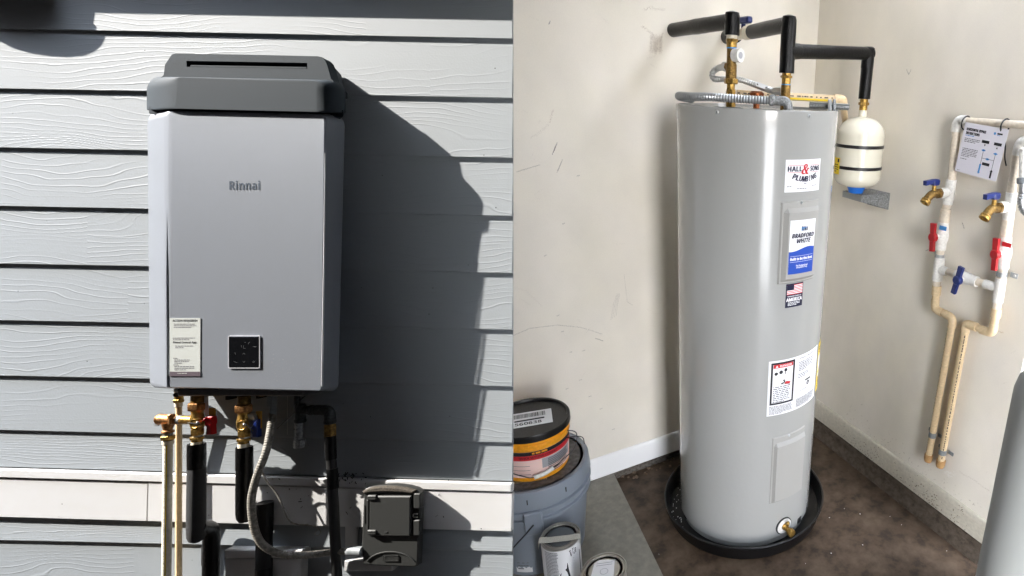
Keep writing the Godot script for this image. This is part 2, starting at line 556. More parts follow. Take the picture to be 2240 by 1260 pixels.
	mat("concrete_curb", Color(0.44, 0.425, 0.40), 0.8, 0.0, "floor", 5.0, 0.12, "lump")
	mat("concrete_dark", Color(0.37, 0.335, 0.29), 0.8, 0.0, "floor", 3.0, 0.1, "lump")
	mat("rust_brown", Color(0.34, 0.28, 0.22), 0.95)
	mat("rubble", Color(0.52, 0.44, 0.36), 0.9, 0.0, "rough", 20.0, 0.1, "lump")
	mat("added_bounce_ground", Color(0.78, 0.77, 0.74), 0.8, 0.0, "mild", 0.7)  # added ground out of view, pale to bounce light
	mat("soil", Color(0.20, 0.17, 0.14), 0.95, 0.0, "rough", 1.2)
	mat("blocker_dark", Color(0.15, 0.13, 0.12), 0.8, 0.0, "rough", 1.5)  # only for the added light blockers
	mat("ceiling_paint", Color(0.90, 0.89, 0.87), 0.8)
	mat("added_well_white", Color(0.92, 0.91, 0.89), 0.7, 0.0, "mild", 0.8)  # only for the added walls round the overhead light opening
	mat("dry_cream", Color(0.86, 0.845, 0.81), 0.6)

# ------------------------------------------------------------------ the place
var SUN := Vector3.DOWN
func _ready() -> void:
	rng.seed = 11
	VB = Basis(Vector3.RIGHT, -deg_to_rad(18.99)) * Basis(Vector3.BACK, deg_to_rad(2.518))
	SUN = (VB * Vector3(2.6, -2.15, -1.0)).normalized()
	var cam := Camera3D.new()
	cam.name = "camera"
	cam.projection = Camera3D.PROJECTION_FRUSTUM
	cam.near = 0.05
	cam.far = 600.0
	cam.size = 2.0 * 0.05 * 630.0 / F
	cam.frustum_offset = Vector2(0.05 * (1120.0 - CX) / F, 0.0)
	cam.transform = Transform3D(VB, EYE)
	add_child(cam)
	cam.current = true
	var env := Environment.new()
	env.background_mode = Environment.BG_SKY
	var sky := ProceduralSkyMaterial.new()
	sky.sky_top_color = Color(0.80, 0.83, 0.89)
	sky.sky_horizon_color = Color(0.98, 0.95, 0.91)
	sky.ground_horizon_color = Color(0.6, 0.58, 0.55)
	sky.ground_bottom_color = Color(0.4, 0.38, 0.36)
	sky.sky_energy_multiplier = 2.65
	env.sky = Sky.new()
	env.sky.sky_material = sky
	env.tonemap_mode = Environment.TONE_MAPPER_LINEAR
	env.tonemap_exposure = 3.8
	env.sdfgi_enabled = true; env.ssao_enabled = true; env.ssil_enabled = true
	var we := WorldEnvironment.new()
	we.name = "daylight"
	we.environment = env
	add_child(we)
	var sun := DirectionalLight3D.new()
	sun.name = "sun"
	sun.light_energy = 1.35
	sun.light_color = Color(1.0, 0.975, 0.94)
	sun.light_angular_distance = 0.5
	sun.shadow_enabled = true
	sun.basis = Basis.looking_at(SUN, Vector3.UP)
	add_child(sun)
	materials()
	LN = Vector3(0.59790, 0, 0.80157); LD = Vector3(0.80157, 0, -0.59790); LP = on_y(1290, 1049, 0.04)
	RN = Vector3(-0.82383, 0, 0.56684); RD = Vector3(-0.56684, 0, -0.82383); RP = on_y(1840, 951.7, 0.085)
	garage()
	yard()
	siding()
	heater()
	plumbing_outside()
	switch_box()
	tank()
	tank_pipes()
	expansion()
	manifold()
	pails()

func corner() -> Vector3:
	var d := LD.cross(RD).y
	var q := RP - LP
	var t := q.cross(RD).y / d
	return Vector3(LP.x, 0, LP.z) + LD * t

func slab(xf: Transform3D, size: Vector3) -> Geo:
	return g().box(xf, size)

func garage() -> void:
	var c := corner()
	# the floor: the low slab round the tank, and a higher slab that ends in a slanting step
	var fl := g()
	fl.quad_to(Vector3.UP, Vector3(-4, 0, -4.5), Vector3(1.0, 0, -4.5), Vector3(1.0, 0, 1.0), Vector3(-4, 0, 1.0))
	solo("garage_floor", fl, M.concrete_low, Vector3.ZERO)
	var e0 := on_y(1340, 1030, 0.04); var e1 := on_y(1452, 1262, 0.04)
	var ed := (e1 - e0).normalized()
	var a := e0 - ed * 0.12; var b := e1 + ed * 0.9
	var xf := Transform3D(Basis(Vector3.RIGHT, Vector3.BACK, Vector3.DOWN), Vector3.ZERO)     # x, z in plan, thickness downwards
	var out := PackedVector2Array([Vector2(a.x, a.z), Vector2(b.x, b.z), Vector2(b.x - 1.2, b.z), Vector2(a.x - 1.6, a.z + 0.6)])
	solo("raised_slab", g().prism(xf, out, 0.03, -0.04, 0.0), M.concrete_slab, Vector3(a.x, 0, a.z))
	# left drywall: sheet, baseboard with its cap, bare concrete under it
	var w := 1.38
	var lwall := thing("left_drywall", "cream drywall with brown scuffs, behind the grey tank and the pails", "wall", c - LD * 0.7)
	var im := scuffed(1024, 1400, Color(0.885, 0.858, 0.805), 21)
	paint_left(im, c)
	var lm := StandardMaterial3D.new()
	lm.resource_name = "scuffed_drywall"; lm.albedo_texture = ImageTexture.create_from_image(im); lm.roughness = 0.55
	var sh := g()
	var top := 2.46
	var p0 := c; var p1 := c - LD * w
	var q := func(p: Vector3, y: float, o: float) -> Vector3: return Vector3(p.x, y, p.z) + LN * o
	sh.quad_to(LN, q.call(p1, 0.05, 0.0), q.call(p0, 0.05, 0.0), q.call(p0, top, 0.0), q.call(p1, top, 0.0), Vector2(0, 1), Vector2(1, 1), Vector2(1, 0), Vector2(0, 0))
	sh.quad_to(-LN, q.call(p1, 0.05, -0.1), q.call(p0, 0.05, -0.1), q.call(p0, top, -0.1), q.call(p1, top, -0.1))
	sh.quad_to(-LD, q.call(p1, 0.05, 0.0), q.call(p1, 0.05, -0.1), q.call(p1, top, -0.1), q.call(p1, top, 0.0))
	part(lwall, "sheet", sh, lm)
	var prof := func(h0: float) -> PackedVector2Array:      # (out of the wall, up)
		return PackedVector2Array([Vector2(0.0005, h0), Vector2(0.013, h0), Vector2(0.014, h0 + 0.066), Vector2(0.011, h0 + 0.072), Vector2(0.012, h0 + 0.080), Vector2(0.009, h0 + 0.089), Vector2(0.005, h0 + 0.092), Vector2(0.0005, h0 + 0.093)])
	part(lwall, "baseboard", g().loft(Transform3D(Basis(LN, Vector3.UP, -LD), p1), [prof.call(0.041), prof.call(0.041)], [0.0, -w + 0.014]), M.baseboard)
	part(lwall, "concrete_footing", g().box(Transform3D(Basis(LD, Vector3.UP, LN), c - LD * (w / 2) + Vector3(0, 0.018, 0) - LN * 0.05), Vector3(w, 0.044, 0.104)), M.concrete_curb)
	# right drywall, to where it leaves the picture
	var e := rw(2252, 725)
	var rlen := Vector2(e.x - c.x, e.z - c.z).length()
	var rwall := thing("right_drywall", "beige drywall carrying the white bypass pipes, with a mouldy baseboard", "wall", c - RD * 0.6)
	var im2 := scuffed(1024, 1400, Color(0.885, 0.858, 0.805), 31)
	paint_right(im2, c, rlen)
	var rm := StandardMaterial3D.new()
	rm.resource_name = "beige_drywall"; rm.albedo_texture = ImageTexture.create_from_image(im2); rm.roughness = 0.55
	var r1 := c - RD * rlen
	var q2 := func(p: Vector3, y: float, o: float) -> Vector3: return Vector3(p.x, y, p.z) + RN * o
	var rs := g()
	rs.quad_to(RN, q2.call(c, 0.05, 0.0), q2.call(r1, 0.05, 0.0), q2.call(r1, top, 0.0), q2.call(c, top, 0.0), Vector2(0, 1), Vector2(1, 1), Vector2(1, 0), Vector2(0, 0))
	rs.quad_to(-RN, q2.call(c, 0.0, -0.1), q2.call(r1, 0.0, -0.1), q2.call(r1, top, -0.1), q2.call(c, top, -0.1))
	rs.quad_to(-RD, q2.call(r1, 0.0, 0.0), q2.call(r1, 0.0, -0.1), q2.call(r1, top, -0.1), q2.call(r1, top, 0.0))
	part(rwall, "sheet", rs, rm)
	part(rwall, "baseboard", g().loft(Transform3D(Basis(RN, Vector3.UP, -RD), c), [prof.call(0.086), prof.call(0.086)], [0.014, rlen]), M.baseboard_dirty)
	var mould := g()
	for i in 420:
		var t := rng.randf()
		var px := 1850.0 + 320.0 * t
		var clump := 0.5 + 0.5 * sin(px * 0.06) * sin(px * 0.023 + 1.0)
		if rng.randf() > clump: continue
		var d := c - RD * ((rw(px, 900) - c).dot(-RD)) + Vector3(0, 0.09 + absf(rng.randfn(0, 0.035)), 0) + RN * 0.0143
		d.y = minf(d.y, 0.172)
		var w_ := rng.randf_range(0.0008, 0.006)
		mould.box(Transform3D(Basis(RD, Vector3.UP, RN).rotated(RN, rng.randf() * 3.0), d), Vector3(w_, rng.randf_range(0.0008, 0.0025), 0.0006))
	part(rwall, "mould_speck", mould, M.rust_brown, "dark specks of mould on the baseboard").set_meta("kind", "stuff")
	var foot := g()
	var fp := PackedVector2Array([Vector2(-0.1, -0.01), Vector2(0.03, -0.01), Vector2(0.022, 0.022), Vector2(0.006, 0.04), Vector2(0.002, 0.086), Vector2(-0.1, 0.086)])
	foot.loft(Transform3D(Basis(RN, Vector3.UP, -RD), c), [fp, fp], [0.0, rlen])
	part(rwall, "concrete_footing", foot, M.concrete_dark)
	# crumbs of concrete in the corner by the step, and bits of litter on the floor
	var cr := g()
	for i in 60:
		var px := rng.randf_range(1352, 1475); var py := rng.randf_range(1012, 1062)
		var f := on_y(px, py - (px - 1352) * 0.35, 0.0)
		cr.box(Transform3D(Basis.from_euler(Vector3(rng.randf() * 3, rng.randf() * 3, rng.randf() * 3)), f), Vector3.ONE * rng.randf_range(0.003, 0.012))
	var crumbs := solo("concrete_crumbs", cr, M.rubble, on_y(1400, 1030, 0), "pale crumbs of broken concrete lying below the step by the wall", "debris")
	crumbs.set_meta("kind", "stuff")
	var li := g()
	for i in 26:
		var f := on_y(rng.randf_range(1440, 2130), rng.randf_range(1090, 1258), 0.0015)
		if Vector2(f.x - TANK.x, f.z - TANK.z).length() > 0.34:
			li.box(Transform3D(Basis(Vector3.UP, rng.randf() * 3), f), Vector3(rng.randf_range(0.001, 0.004), 0.0015, rng.randf_range(0.001, 0.0025)))
	var lit := solo("floor_litter", li, M.paper, on_y(1800, 1180, 0), "tiny white chips scattered on the brown concrete floor", "litter")
	lit.set_meta("kind", "stuff")
	# a smooth grey softener vessel, its edge at the right of the picture
	var sq := deep(2187, 990, 1.36)
	var across := Vector3(sq.x, 0, sq.z).cross(Vector3.UP).normalized()
	var sc := Vector3(sq.x, 0, sq.z) + across * 0.083
	var so := thing("softener_vessel", "smooth pale grey cylinder standing before the right wall, cut by the picture edge", "tank", sc)
	part(so, "shell", g().lathe(sc, Vector3.UP, [Vector2(0.076, 0.0), Vector2(0.081, 0.008), Vector2(0.082, 0.98), Vector2(0.076, 1.01), Vector2(0.055, 1.03), Vector2(0.02, 1.04), Vector2(0, 1.04)], 48), M.softener_shell)

func paint_left(im: Image, c: Vector3) -> void:
	var w := 1.38
	var at := func(x: float, y: float) -> Vector2:
		var p := lw(x, y)
		return Vector2((1.0 - (p - c).dot(-LD) / w) * 1024.0, (2.46 - p.y) / 2.41 * 1400.0)
	var br := Color(0.42, 0.34, 0.28)
	for i in 60:      # the brown rubbed patch beside the pipe
		var x := 1423.0 + i * 0.42
		stroke(im, at, [Vector2(x, 74 + rng.randf() * 10), Vector2(x + rng.randf_range(-4, 3), 112 + rng.randf() * 6)], 4.5, br, 0.13)
	stroke(im, at, [Vector2(1404, 56), Vector2(1414, 64), Vector2(1430, 76)], 4.0, br, 0.5)
	stroke(im, at, [Vector2(1408, 22), Vector2(1420, 17), Vector2(1440, 20), Vector2(1455, 22)], 4.0, br, 0.38)
	stroke(im, at, [Vector2(1450, 72), Vector2(1445, 90)], 2.0, br, 0.5)
	stroke(im, at, [Vector2(1415, 130), Vector2(1436, 120)], 4.0, br, 0.15)
	stroke(im, at, [Vector2(1210, 240), Vector2(1206, 252), Vector2(1203, 268)], 3.0, Color(0.5, 0.38, 0.33), 0.35)
	stroke(im, at, [Vector2(1200, 272), Vector2(1180, 290), Vector2(1160, 302)], 3.0, Color(0.55, 0.5, 0.46), 0.25)
	stroke(im, at, [Vector2(1204, 46), Vector2(1200, 54)], 1.5, Color(0.3, 0.3, 0.3), 0.6)
	for i in 5: stroke(im, at, [Vector2(1208 + i * 1.5, 338 - i * 4), Vector2(1213 + i * 1.5, 328 - i * 4)], 0.8, Color(0.3, 0.28, 0.26), 0.7)
	for i in 6: stroke(im, at, [Vector2(1218 + i * 1.6, 378 - i * 4), Vector2(1223 + i * 1.6, 368 - i * 4)], 0.8, Color(0.5, 0.47, 0.44), 0.5)
	stroke(im, at, [Vector2(1130, 376), Vector2(1150, 370), Vector2(1182, 360)], 0.8, Color(0.45, 0.43, 0.4), 0.5)
	stroke(im, at, [Vector2(1120, 735), Vector2(1160, 718), Vector2(1220, 711), Vector2(1270, 716), Vector2(1318, 731)], 0.9, Color(0.45, 0.42, 0.4), 0.45, 0.2)
	stroke(im, at, [Vector2(1122, 628), Vector2(1150, 636), Vector2(1186, 670)], 3.0, Color(0.62, 0.58, 0.55), 0.16)
	for i in 4: stroke(im, at, [Vector2(1336 + i * 4, 700 - i * 3), Vector2(1342 + i * 3, 665), Vector2(1350 + i * 2, 642)], 0.9, Color(0.5, 0.48, 0.45), 0.4, 0.3)
	stroke(im, at, [Vector2(1302, 740), Vector2(1320, 746)], 1.0, Color(0.35, 0.33, 0.3), 0.6)
	stroke(im, at, [Vector2(1365, 600), Vector2(1372, 660), Vector2(1384, 668)], 1.0, Color(0.5, 0.48, 0.45), 0.35, 0.3)
	for d in [[1246, 771], [1274, 768], [1267, 832], [1238, 851], [1288, 868], [1312, 895], [1218, 691], [1228, 726], [1339, 940], [1262, 385], [1230, 490], [1190, 560]]:
		stroke(im, at, [Vector2(d[0], d[1]), Vector2(d[0] + 6, d[1] - 2)], 1.0, Color(0.4, 0.38, 0.36), 0.5)
	for i in 40:
		var x := rng.randf_range(1120, 1470); var y := rng.randf_range(20, 930)
		stroke(im, at, [Vector2(x, y), Vector2(x + rng.randf_range(-25, 25), y + rng.randf_range(-18, 18))], rng.randf_range(0.6, 5.0), Color(0.58, 0.54, 0.5), rng.randf_range(0.05, 0.16), 0.3)

func paint_right(im: Image, c: Vector3, rlen: float) -> void:
	var at := func(x: float, y: float) -> Vector2:
		var p := rw(x, y)
		return Vector2((p - c).dot(-RD) / rlen * 1024.0, (2.46 - p.y) / 2.41 * 1400.0)
	stroke(im, at, [Vector2(1983, 152), Vector2(1988, 163), Vector2(1993, 152)], 1.0, Color(0.3, 0.28, 0.26), 0.7)
	stroke(im, at, [Vector2(2105, 487), Vector2(2109, 500)], 1.2, Color(0.2, 0.18, 0.16), 0.8)
	stroke(im, at, [Vector2(2025, 548), Vector2(2031, 546)], 1.2, Color(0.3, 0.28, 0.25), 0.7)
	for i in 30:      # bare plaster where the wall was patched under the capped pipes
		var a := rng.randf() * TAU; var r := sqrt(rng.randf())
		stroke(im, at, [Vector2(2076 + cos(a) * r * 14, 1035 + sin(a) * r * 8), Vector2(2080 + cos(a) * r * 14, 1036 + sin(a) * r * 8)], 2.5, Color(0.93, 0.92, 0.90), 0.7)
	stroke(im, at, [Vector2(2098, 1032), Vector2(2130, 1050), Vector2(2165, 1075)], 3.0, Color(0.5, 0.43, 0.36), 0.25)
	stroke(im, at, [Vector2(2182, 724), Vector2(2195, 728)], 2.5, Color(0.6, 0.48, 0.30), 0.5)
	for i in 60:
		var x := rng.randf_range(1850, 2230); var y := rng.randf_range(300, 1080)
		stroke(im, at, [Vector2(x, y), Vector2(x + rng.randf_range(-16, 16), y + rng.randf_range(-12, 12))], rng.randf_range(0.6, 5.0), Color(0.5, 0.45, 0.4), rng.randf_range(0.05, 0.16), 0.3)
	for i in 90:      # splashes of dirt low down, above the baseboard
		var x := rng.randf_range(1850, 2150); var y := 908.0 + (x - 1840.0) * 0.716 - rng.randf() * rng.randf() * 60.0
		stroke(im, at, [Vector2(x, y), Vector2(x + rng.randf_range(-4, 4), y + rng.randf_range(-3, 3))], rng.randf_range(0.5, 2.0), Color(0.36, 0.30, 0.24), rng.randf_range(0.15, 0.5), 0.3)

func yard() -> void:  # out-of-view walls, roofs and ground
	var gr := g()
	gr.quad_to(Vector3.UP, Vector3(-150, -0.03, -150), Vector3(150, -0.03, -150), Vector3(150, -0.03, 150), Vector3(-150, -0.03, 150))
	solo("ground", gr, M.soil, Vector3(0, -0.03, 0))  # unseen, kept dark so little light returns to the siding
	var dr := g()
	dr.quad_to(Vector3.UP, Vector3(1.02, -0.015, -20), Vector3(30, -0.015, -20), Vector3(30, -0.015, 20), Vector3(1.02, -0.015, 20))
	dr.quad_to(Vector3.UP, Vector3(-3, -0.015, 1.3), Vector3(1.02, -0.015, 1.3), Vector3(1.02, -0.015, 20), Vector3(-3, -0.015, 20))
	solo("added_bounce_ground", dr, M.added_bounce_ground, Vector3(4, -0.015, 0))  # added pale ground, bounces sun and sky into the garage
	var bs := Basis()
	# unseen walls and ceiling, placed and cut to hold back sun and sky
	var ce := 0.3
	solo("unseen_ceiling", slab(Transform3D(bs, Vector3((ce - 2.5) / 2, 2.49, -2.95)), Vector3(ce + 2.5, 0.05, 2.5)), M.ceiling_paint, Vector3((ce - 2.5) / 2, 2.49, -2.95))  # unseen; its edge sets how much sky light enters from above
	var hx := Transform3D(Basis(Vector3.FORWARD, Vector3.UP, Vector3.RIGHT), Vector3(-2.42, 0, 0))
	solo("unseen_end_wall", g().prism(hx, PackedVector2Array([Vector2(0.98, 0), Vector2(4.1, 0), Vector2(4.1, 2.5), Vector2(1.86, 2.5)]), 0.0, 0.1), M.trim_paint, Vector3(-2.35, 0, -2.4), "unseen end wall behind the sided wall, placed to keep sun out", "wall")  # unseen, stops sun from entering behind the siding
	solo("unseen_back_wall", slab(Transform3D(bs, Vector3(-0.7, 1.25, -4.15)), Vector3(3.6, 2.5, 0.1)), M.trim_paint, Vector3(-0.7, 0, -4.15), "unseen back wall closing the space behind the garage corner", "wall")  # unseen, closes the space behind the corner
	# added roof over the lens to block sun and sky, cut along the edge of the sun that reaches the sided wall
	var edge := func(py: float) -> Vector3:
		var p := L(1120, py, 0.0)
		return p - SUN * ((2.32 - p.y) / -SUN.y)
	var k0: Vector3 = edge.call(-30.0); var k1: Vector3 = edge.call(1320.0)
	var xf := Transform3D(Basis(Vector3.RIGHT, Vector3.BACK, Vector3.DOWN), Vector3(0, 2.32, 0))
	var poly := PackedVector2Array([Vector2(k0.x + 0.07, -1.70), Vector2(k0.x + 0.07, k0.z), Vector2(k1.x + 0.07, k1.z), Vector2(k1.x + 0.07, 1.0), Vector2(0.60, 1.0), Vector2(0.33, 0.12), Vector2(1.42 - 0.04, 1.0), Vector2(3.05, 1.0), Vector2(0.95, -1.0), Vector2(0.95, -1.70)])
	solo("added_roof_blocker", g().prism(xf, poly, 0.0, -0.06), M.blocker_dark, Vector3(0, 2.32, 0), "added dark roof out of view, blocks sun and sky over the lens", "roof")
	solo("added_wall_blocker", slab(Transform3D(bs, Vector3(-4.2, 4.0, 1.12)), Vector3(9.6, 8.0, 0.12)), M.blocker_dark, Vector3(-4.2, 0, 1.12), "added tall dark wall out of view, blocks sky light on the sided wall", "wall")  # added out of view, keeps sky light off the sided wall
	solo("added_wall_blocker", slab(Transform3D(bs, Vector3((1.42 + 3.2) / 2, 4.0, 1.12)), Vector3(3.2 - 1.42, 8.0, 0.12)), M.blocker_dark, Vector3((1.42 + 3.2) / 2, 0, 1.12), "added tall dark wall out of view, right edge of the light passage", "wall")  # added; its left end sets the width of the light passage
	var pa := Vector3(0.31, 0, 0.04); var pb := Vector3(0.60, 0, 1.05)
	var pd := (pb - pa).normalized()
	solo("added_passage_blocker", slab(Transform3D(Basis(pd, Vector3.UP, pd.cross(Vector3.UP)), (pa + pb) / 2 + Vector3(-0.04, 1.15, 0.0)), Vector3(pa.distance_to(pb), 2.3, 0.06)), M.blocker_dark, pa, "added short dark wall behind the lens, left edge of the light passage", "wall")  # added baffle: passes light to the garage, hides it from the siding
	var side0 := Vector3(0.86, 0, -1.5); var side1 := Vector3(3.1, 0, 1.06)
	var side := side1 - side0
	solo("added_side_blocker", slab(Transform3D(Basis(side.normalized(), Vector3.UP, side.normalized().cross(Vector3.UP)), (side0 + side1) / 2 + Vector3(0.04, 1.2, 0.05)), Vector3(side.length(), 2.4, 0.08)), M.blocker_dark, side0, "added dark slanting wall out of view, narrows the light from the right", "wall")  # added out of view, narrows the light from the right
	var e := rw(2252, 725)
	var far := Vector3(2.6, 0, -0.95)
	var run := far - Vector3(e.x, 0, e.z)
	solo("added_end_blocker", slab(Transform3D(Basis(run.normalized(), Vector3.UP, run.normalized().cross(Vector3.UP)), Vector3(e.x, 1.15, e.z) + run * 0.5 + Vector3(0.06, 0, -0.06)), Vector3(run.length(), 2.3, 0.08)), M.blocker_dark, Vector3(e.x, 0, e.z), "added dark wall out of view beyond the garage wall, keeps light off the heater", "fence")  # added dark wall, hides the bright opening from the heater
	solo("added_left_blocker", slab(Transform3D(bs, Vector3(-4.75, 1.3, -1.5)), Vector3(0.3, 2.6, 6.0)), M.blocker_dark, Vector3(-4.75, 0, -1.5), "added low dark block out of view at left, cuts low sky light", "house")  # added at the left to cut low sky light
	solo("added_well_side", slab(Transform3D(bs, Vector3(-1.35, 4.05, -2.95)), Vector3(0.1, 3.3, 2.5)), M.added_well_white, Vector3(-1.35, 2.4, -2.95), "added white wall out of view, keeps sun off the garage corner", "wall")  # added out of view, holds sun out of the overhead opening
	solo("added_well_front", slab(Transform3D(bs, Vector3(-0.15, 3.0, -1.66)), Vector3(2.4, 1.3, 0.08)), M.added_well_white, Vector3(-0.15, 2.35, -1.66), "added white wall out of view, front of the overhead light opening", "wall")  # added white wall, shuts the overhead light away from the siding
	solo("added_well_back", slab(Transform3D(bs, Vector3(-0.2, 3.05, -4.15)), Vector3(3.0, 1.1, 0.1)), M.added_well_white, Vector3(-0.2, 2.5, -4.15), "added white wall out of view, back of the overhead light opening", "wall")  # added white wall, returns overhead light to the garage
	solo("added_tall_blocker", slab(Transform3D(bs, Vector3(-14.2, 5.1, -1.0)), Vector3(0.4, 10.2, 16.0)), M.blocker_dark, Vector3(-14.2, 0, -1.0), "added tall dark block far out of view, cuts sky light below the sun", "house")  # added far off, ends just under the sun beam to cut sky light
	solo("added_overhead_blocker", slab(Transform3D(bs, Vector3(-1.45, 4.3, -0.35)), Vector3(3.3, 0.12, 2.7)), M.blocker_dark, Vector3(-1.45, 4.3, -0.35), "added dark slab out of view overhead, cuts high sky light", "balcony")  # added overhead, cuts high sky light on the siding
	solo("added_eave_blocker", slab(Transform3D(bs, Vector3(-5.8, 2.36, 0.2)), Vector3(6.8, 0.1, 1.76)), M.blocker_dark, Vector3(-5.8, 2.36, 0.2), "added dark slab out of view, narrows the strip of open sky", "eave")  # added; narrows the strip of sky over the siding

# ------------------------------------------------------------------ the sided wall and what hangs on it (left half of the picture)
func outline(pts: Array, cx: float, cy: float, d: float) -> PackedVector2Array:     # pixel corners as metres round (cx, cy), d in front of the wall
	var o := PackedVector2Array()
	for q in pts:
		o.append(Vector2((q[0] - cx) * s(d), (cy - q[1]) * s(d)))
	return o
func lxf(x: float, y: float, d: float) -> Transform3D:
	return Transform3D(VB, L(x, y, d))
func lbox(geo: Geo, x0: float, y0: float, x1: float, y1: float, back: float, front: float, bev := 0.0) -> Geo:
	var x := (x0 + x1) / 2; var y := (y0 + y1) / 2
	return geo.box(Transform3D(VB, L(x, y, front) - VB.z * (front - back) / 2), Vector3((x1 - x0) * s(front), (y1 - y0) * s(front), front - back), bev)
func lrow(pts: Array, d: float) -> Array:
	var o := []
	for q in pts: o.append(L(q[0], q[1], q[2] if q.size() > 2 else d))
	return o
func lrod(geo: Geo, x: float, y0: float, y1: float, d: float, rpx: float, bev := 0.0, seg := 20, x1 := -1.0) -> Geo:
	return geo.rod(L(x, y0, d), L(x if x1 < 0.0 else x1, y1, d), rpx * 0.80 * s(d), bev, seg)     # seen slantwise, round things look wider than they are

func siding() -> void:
	var wall := thing("sided_wall", "grey lap-sided house wall with embossed wood grain, half in hard sun", "wall", L(700, 1000, -0.05), "", VB)
	var xl := -420.0
	var ends := s(0.0078) * (1120.0 - CX)      # right end of the boards, metres from the lens axis
	# sheathing, cut slantwise at the house corner
	var xf := Transform3D(Basis(VB.x, -VB.z, VB.y), EYE - VB.z * WALL)
	var plan := PackedVector2Array([Vector2((xl - CX) * s(0.0), 0.002), Vector2(ends - 0.001, 0.002), Vector2(ends - 0.055, 0.11), Vector2((xl - CX) * s(0.0), 0.11)])
	part(wall, "sheathing", g().prism(xf, plan, -1.3, 1.36), M.trim_paint)
	# butt lines of the boards at x = 0 and x = 1120
	var rows := [[-195, -172], [-65, -41], [63, 85], [194, 215], [323, 346], [451, 473], [577, 598], [701, 722], [822, 846], [941, 969], [1021, 1053]]
	var lower := [[1132, 1164], [1182, 1207], [1308, 1332], [1434, 1458]]
	for set_ in [rows, lower]:
		for i in set_.size() - 1:
			var n: int = i + (0 if set_ == rows else 20)
			for seg_ in ([[xl, 628.0], [629.2, 1120.0]] if i == 8 and set_ == rows else [[xl, 1120.0]]):
				part(wall, "board", board(set_[i], set_[i + 1], seg_[0], seg_[1], ends, n), M.painted_siding)
	# drip cap and the white band board, in two lengths
	var lean := (1053.0 - 1021.0) / 1120.0
	var tilt := VB.rotated(VB.z, -atan(lean))
	var strip := func(x0: float, x1: float, ya: float, yb: float, z0: float, z1: float, bev: float) -> Geo:
		var xm := (x0 + x1) / 2; var ym := (ya + yb) / 2 + lean * xm
		return g().box(Transform3D(tilt, L(xm, ym, z1) - VB.z * (z1 - z0) / 2), Vector3((x1 - x0) * s(z1), (yb - ya) * s(z1), z1 - z0), bev)
	part(wall, "drip_cap", strip.call(xl, 1119.0, 1026.5, 1045.0, 0.0, 0.016, 0.002), M.trim_paint, "white drip strip over the band board")
	part(wall, "band_board", strip.call(xl, 322.0, 1047.0, 1131.0, 0.0, 0.012, 0.001), M.trim_paint, "smooth white band board")
	part(wall, "band_board", strip.call(323.0, 1119.5, 1047.0, 1131.0, 0.0, 0.0125, 0.001), M.trim_paint, "smooth white band board")
	# mounting blocks
	part(wall, "mounting_block", lbox(g(), 491, 1222, 660, 1330, 0.0, 0.022, 0.002), M.trim_paint, "white mounting block under the grey conduit")
	part(wall, "block_cap", lbox(g(), 490, 1203, 661, 1221, 0.0, 0.028, 0.002), M.trim_paint)
	part(wall, "mounting_block", lbox(g(), 754, 1146, 780, 1226, 0.0, 0.010, 0.002), M.trim_paint)
	part(wall, "mounting_block", lbox(g(), 752, 1226, 858, 1250, 0.0, 0.026, 0.002), M.trim_paint)
	var fly := g()
	for i in 46:
		var x := rng.randf_range(-20, 1100); var y := rng.randf_range(60, 1250)
		ink_poly(fly, flat_map(L(x, y, 0.0089 if y < 1020 else 0.0136), VB.x, VB.y), ring_poly(0, 0, rng.randf_range(0.0006, 0.0016), 6))
	part(wall, "fly_speck", fly, M.debris).set_meta("kind", "stuff")
	# dark crumbs of dirt caught on the drip cap and the band
	var dirt := g()
	for i in 70:
		var c := rng.randf()
		var x := rng.randfn(762, 22) if c < 0.6 else rng.randf_range(560, 1000)
		var y := rng.randf_range(1034, 1062) if c < 0.6 else rng.randf_range(1045, 1130)
		var f := L(x, y + lean * (x - 700) * 0.3, 0.0175 if y < 1058 else 0.0135)
		dirt.box(Transform3D(VB.rotated(VB.z, rng.randf() * 3), f), Vector3(rng.randf_range(0.001, 0.009), rng.randf_range(0.0006, 0.0018), 0.001))
	var dd := part(wall, "dirt", dirt, M.debris)
	dd.set_meta("kind", "stuff")
	# the eave above the picture and an unseen bracket, shaped so that their shade crosses the top boards
	var a := L(215, 43, 0.0) - SUN * 0.26; var b := L(1120, 59, 0.0) - SUN * 0.26
	var ex := (b - a).normalized()
	var ez := ex.cross(Vector3.UP).normalized()
	var eb := Basis(ex, Vector3.UP, ez)
	var mid := (a + b) / 2 + ex * 0.1 + Vector3(0, 0.06, 0)
	solo("eave", g().box(Transform3D(eb, mid - ez * 0.17), Vector3(3.4, 0.12, 0.34)), M.trim_paint, mid, "white boxed eave over the sided wall", "eave")
	var bk := outline([[-60, 40], [-60, 84], [0, 88], [30, 104], [70, 116], [115, 123], [150, 125], [185, 121], [206, 111], [219, 96], [224, 80], [224, 66], [215, 64], [215, 20], [-60, 10]], 120, 70, 0.0)
	solo("unseen_bracket", g().prism(Transform3D(VB, L(134, 81, 0.0) - SUN * 0.24), bk, -0.03, 0.0), M.trim_paint, L(134, 81, 0.0) - SUN * 0.24, "unseen round-bottomed bracket, shaped for the shade on the top boards", "bracket")

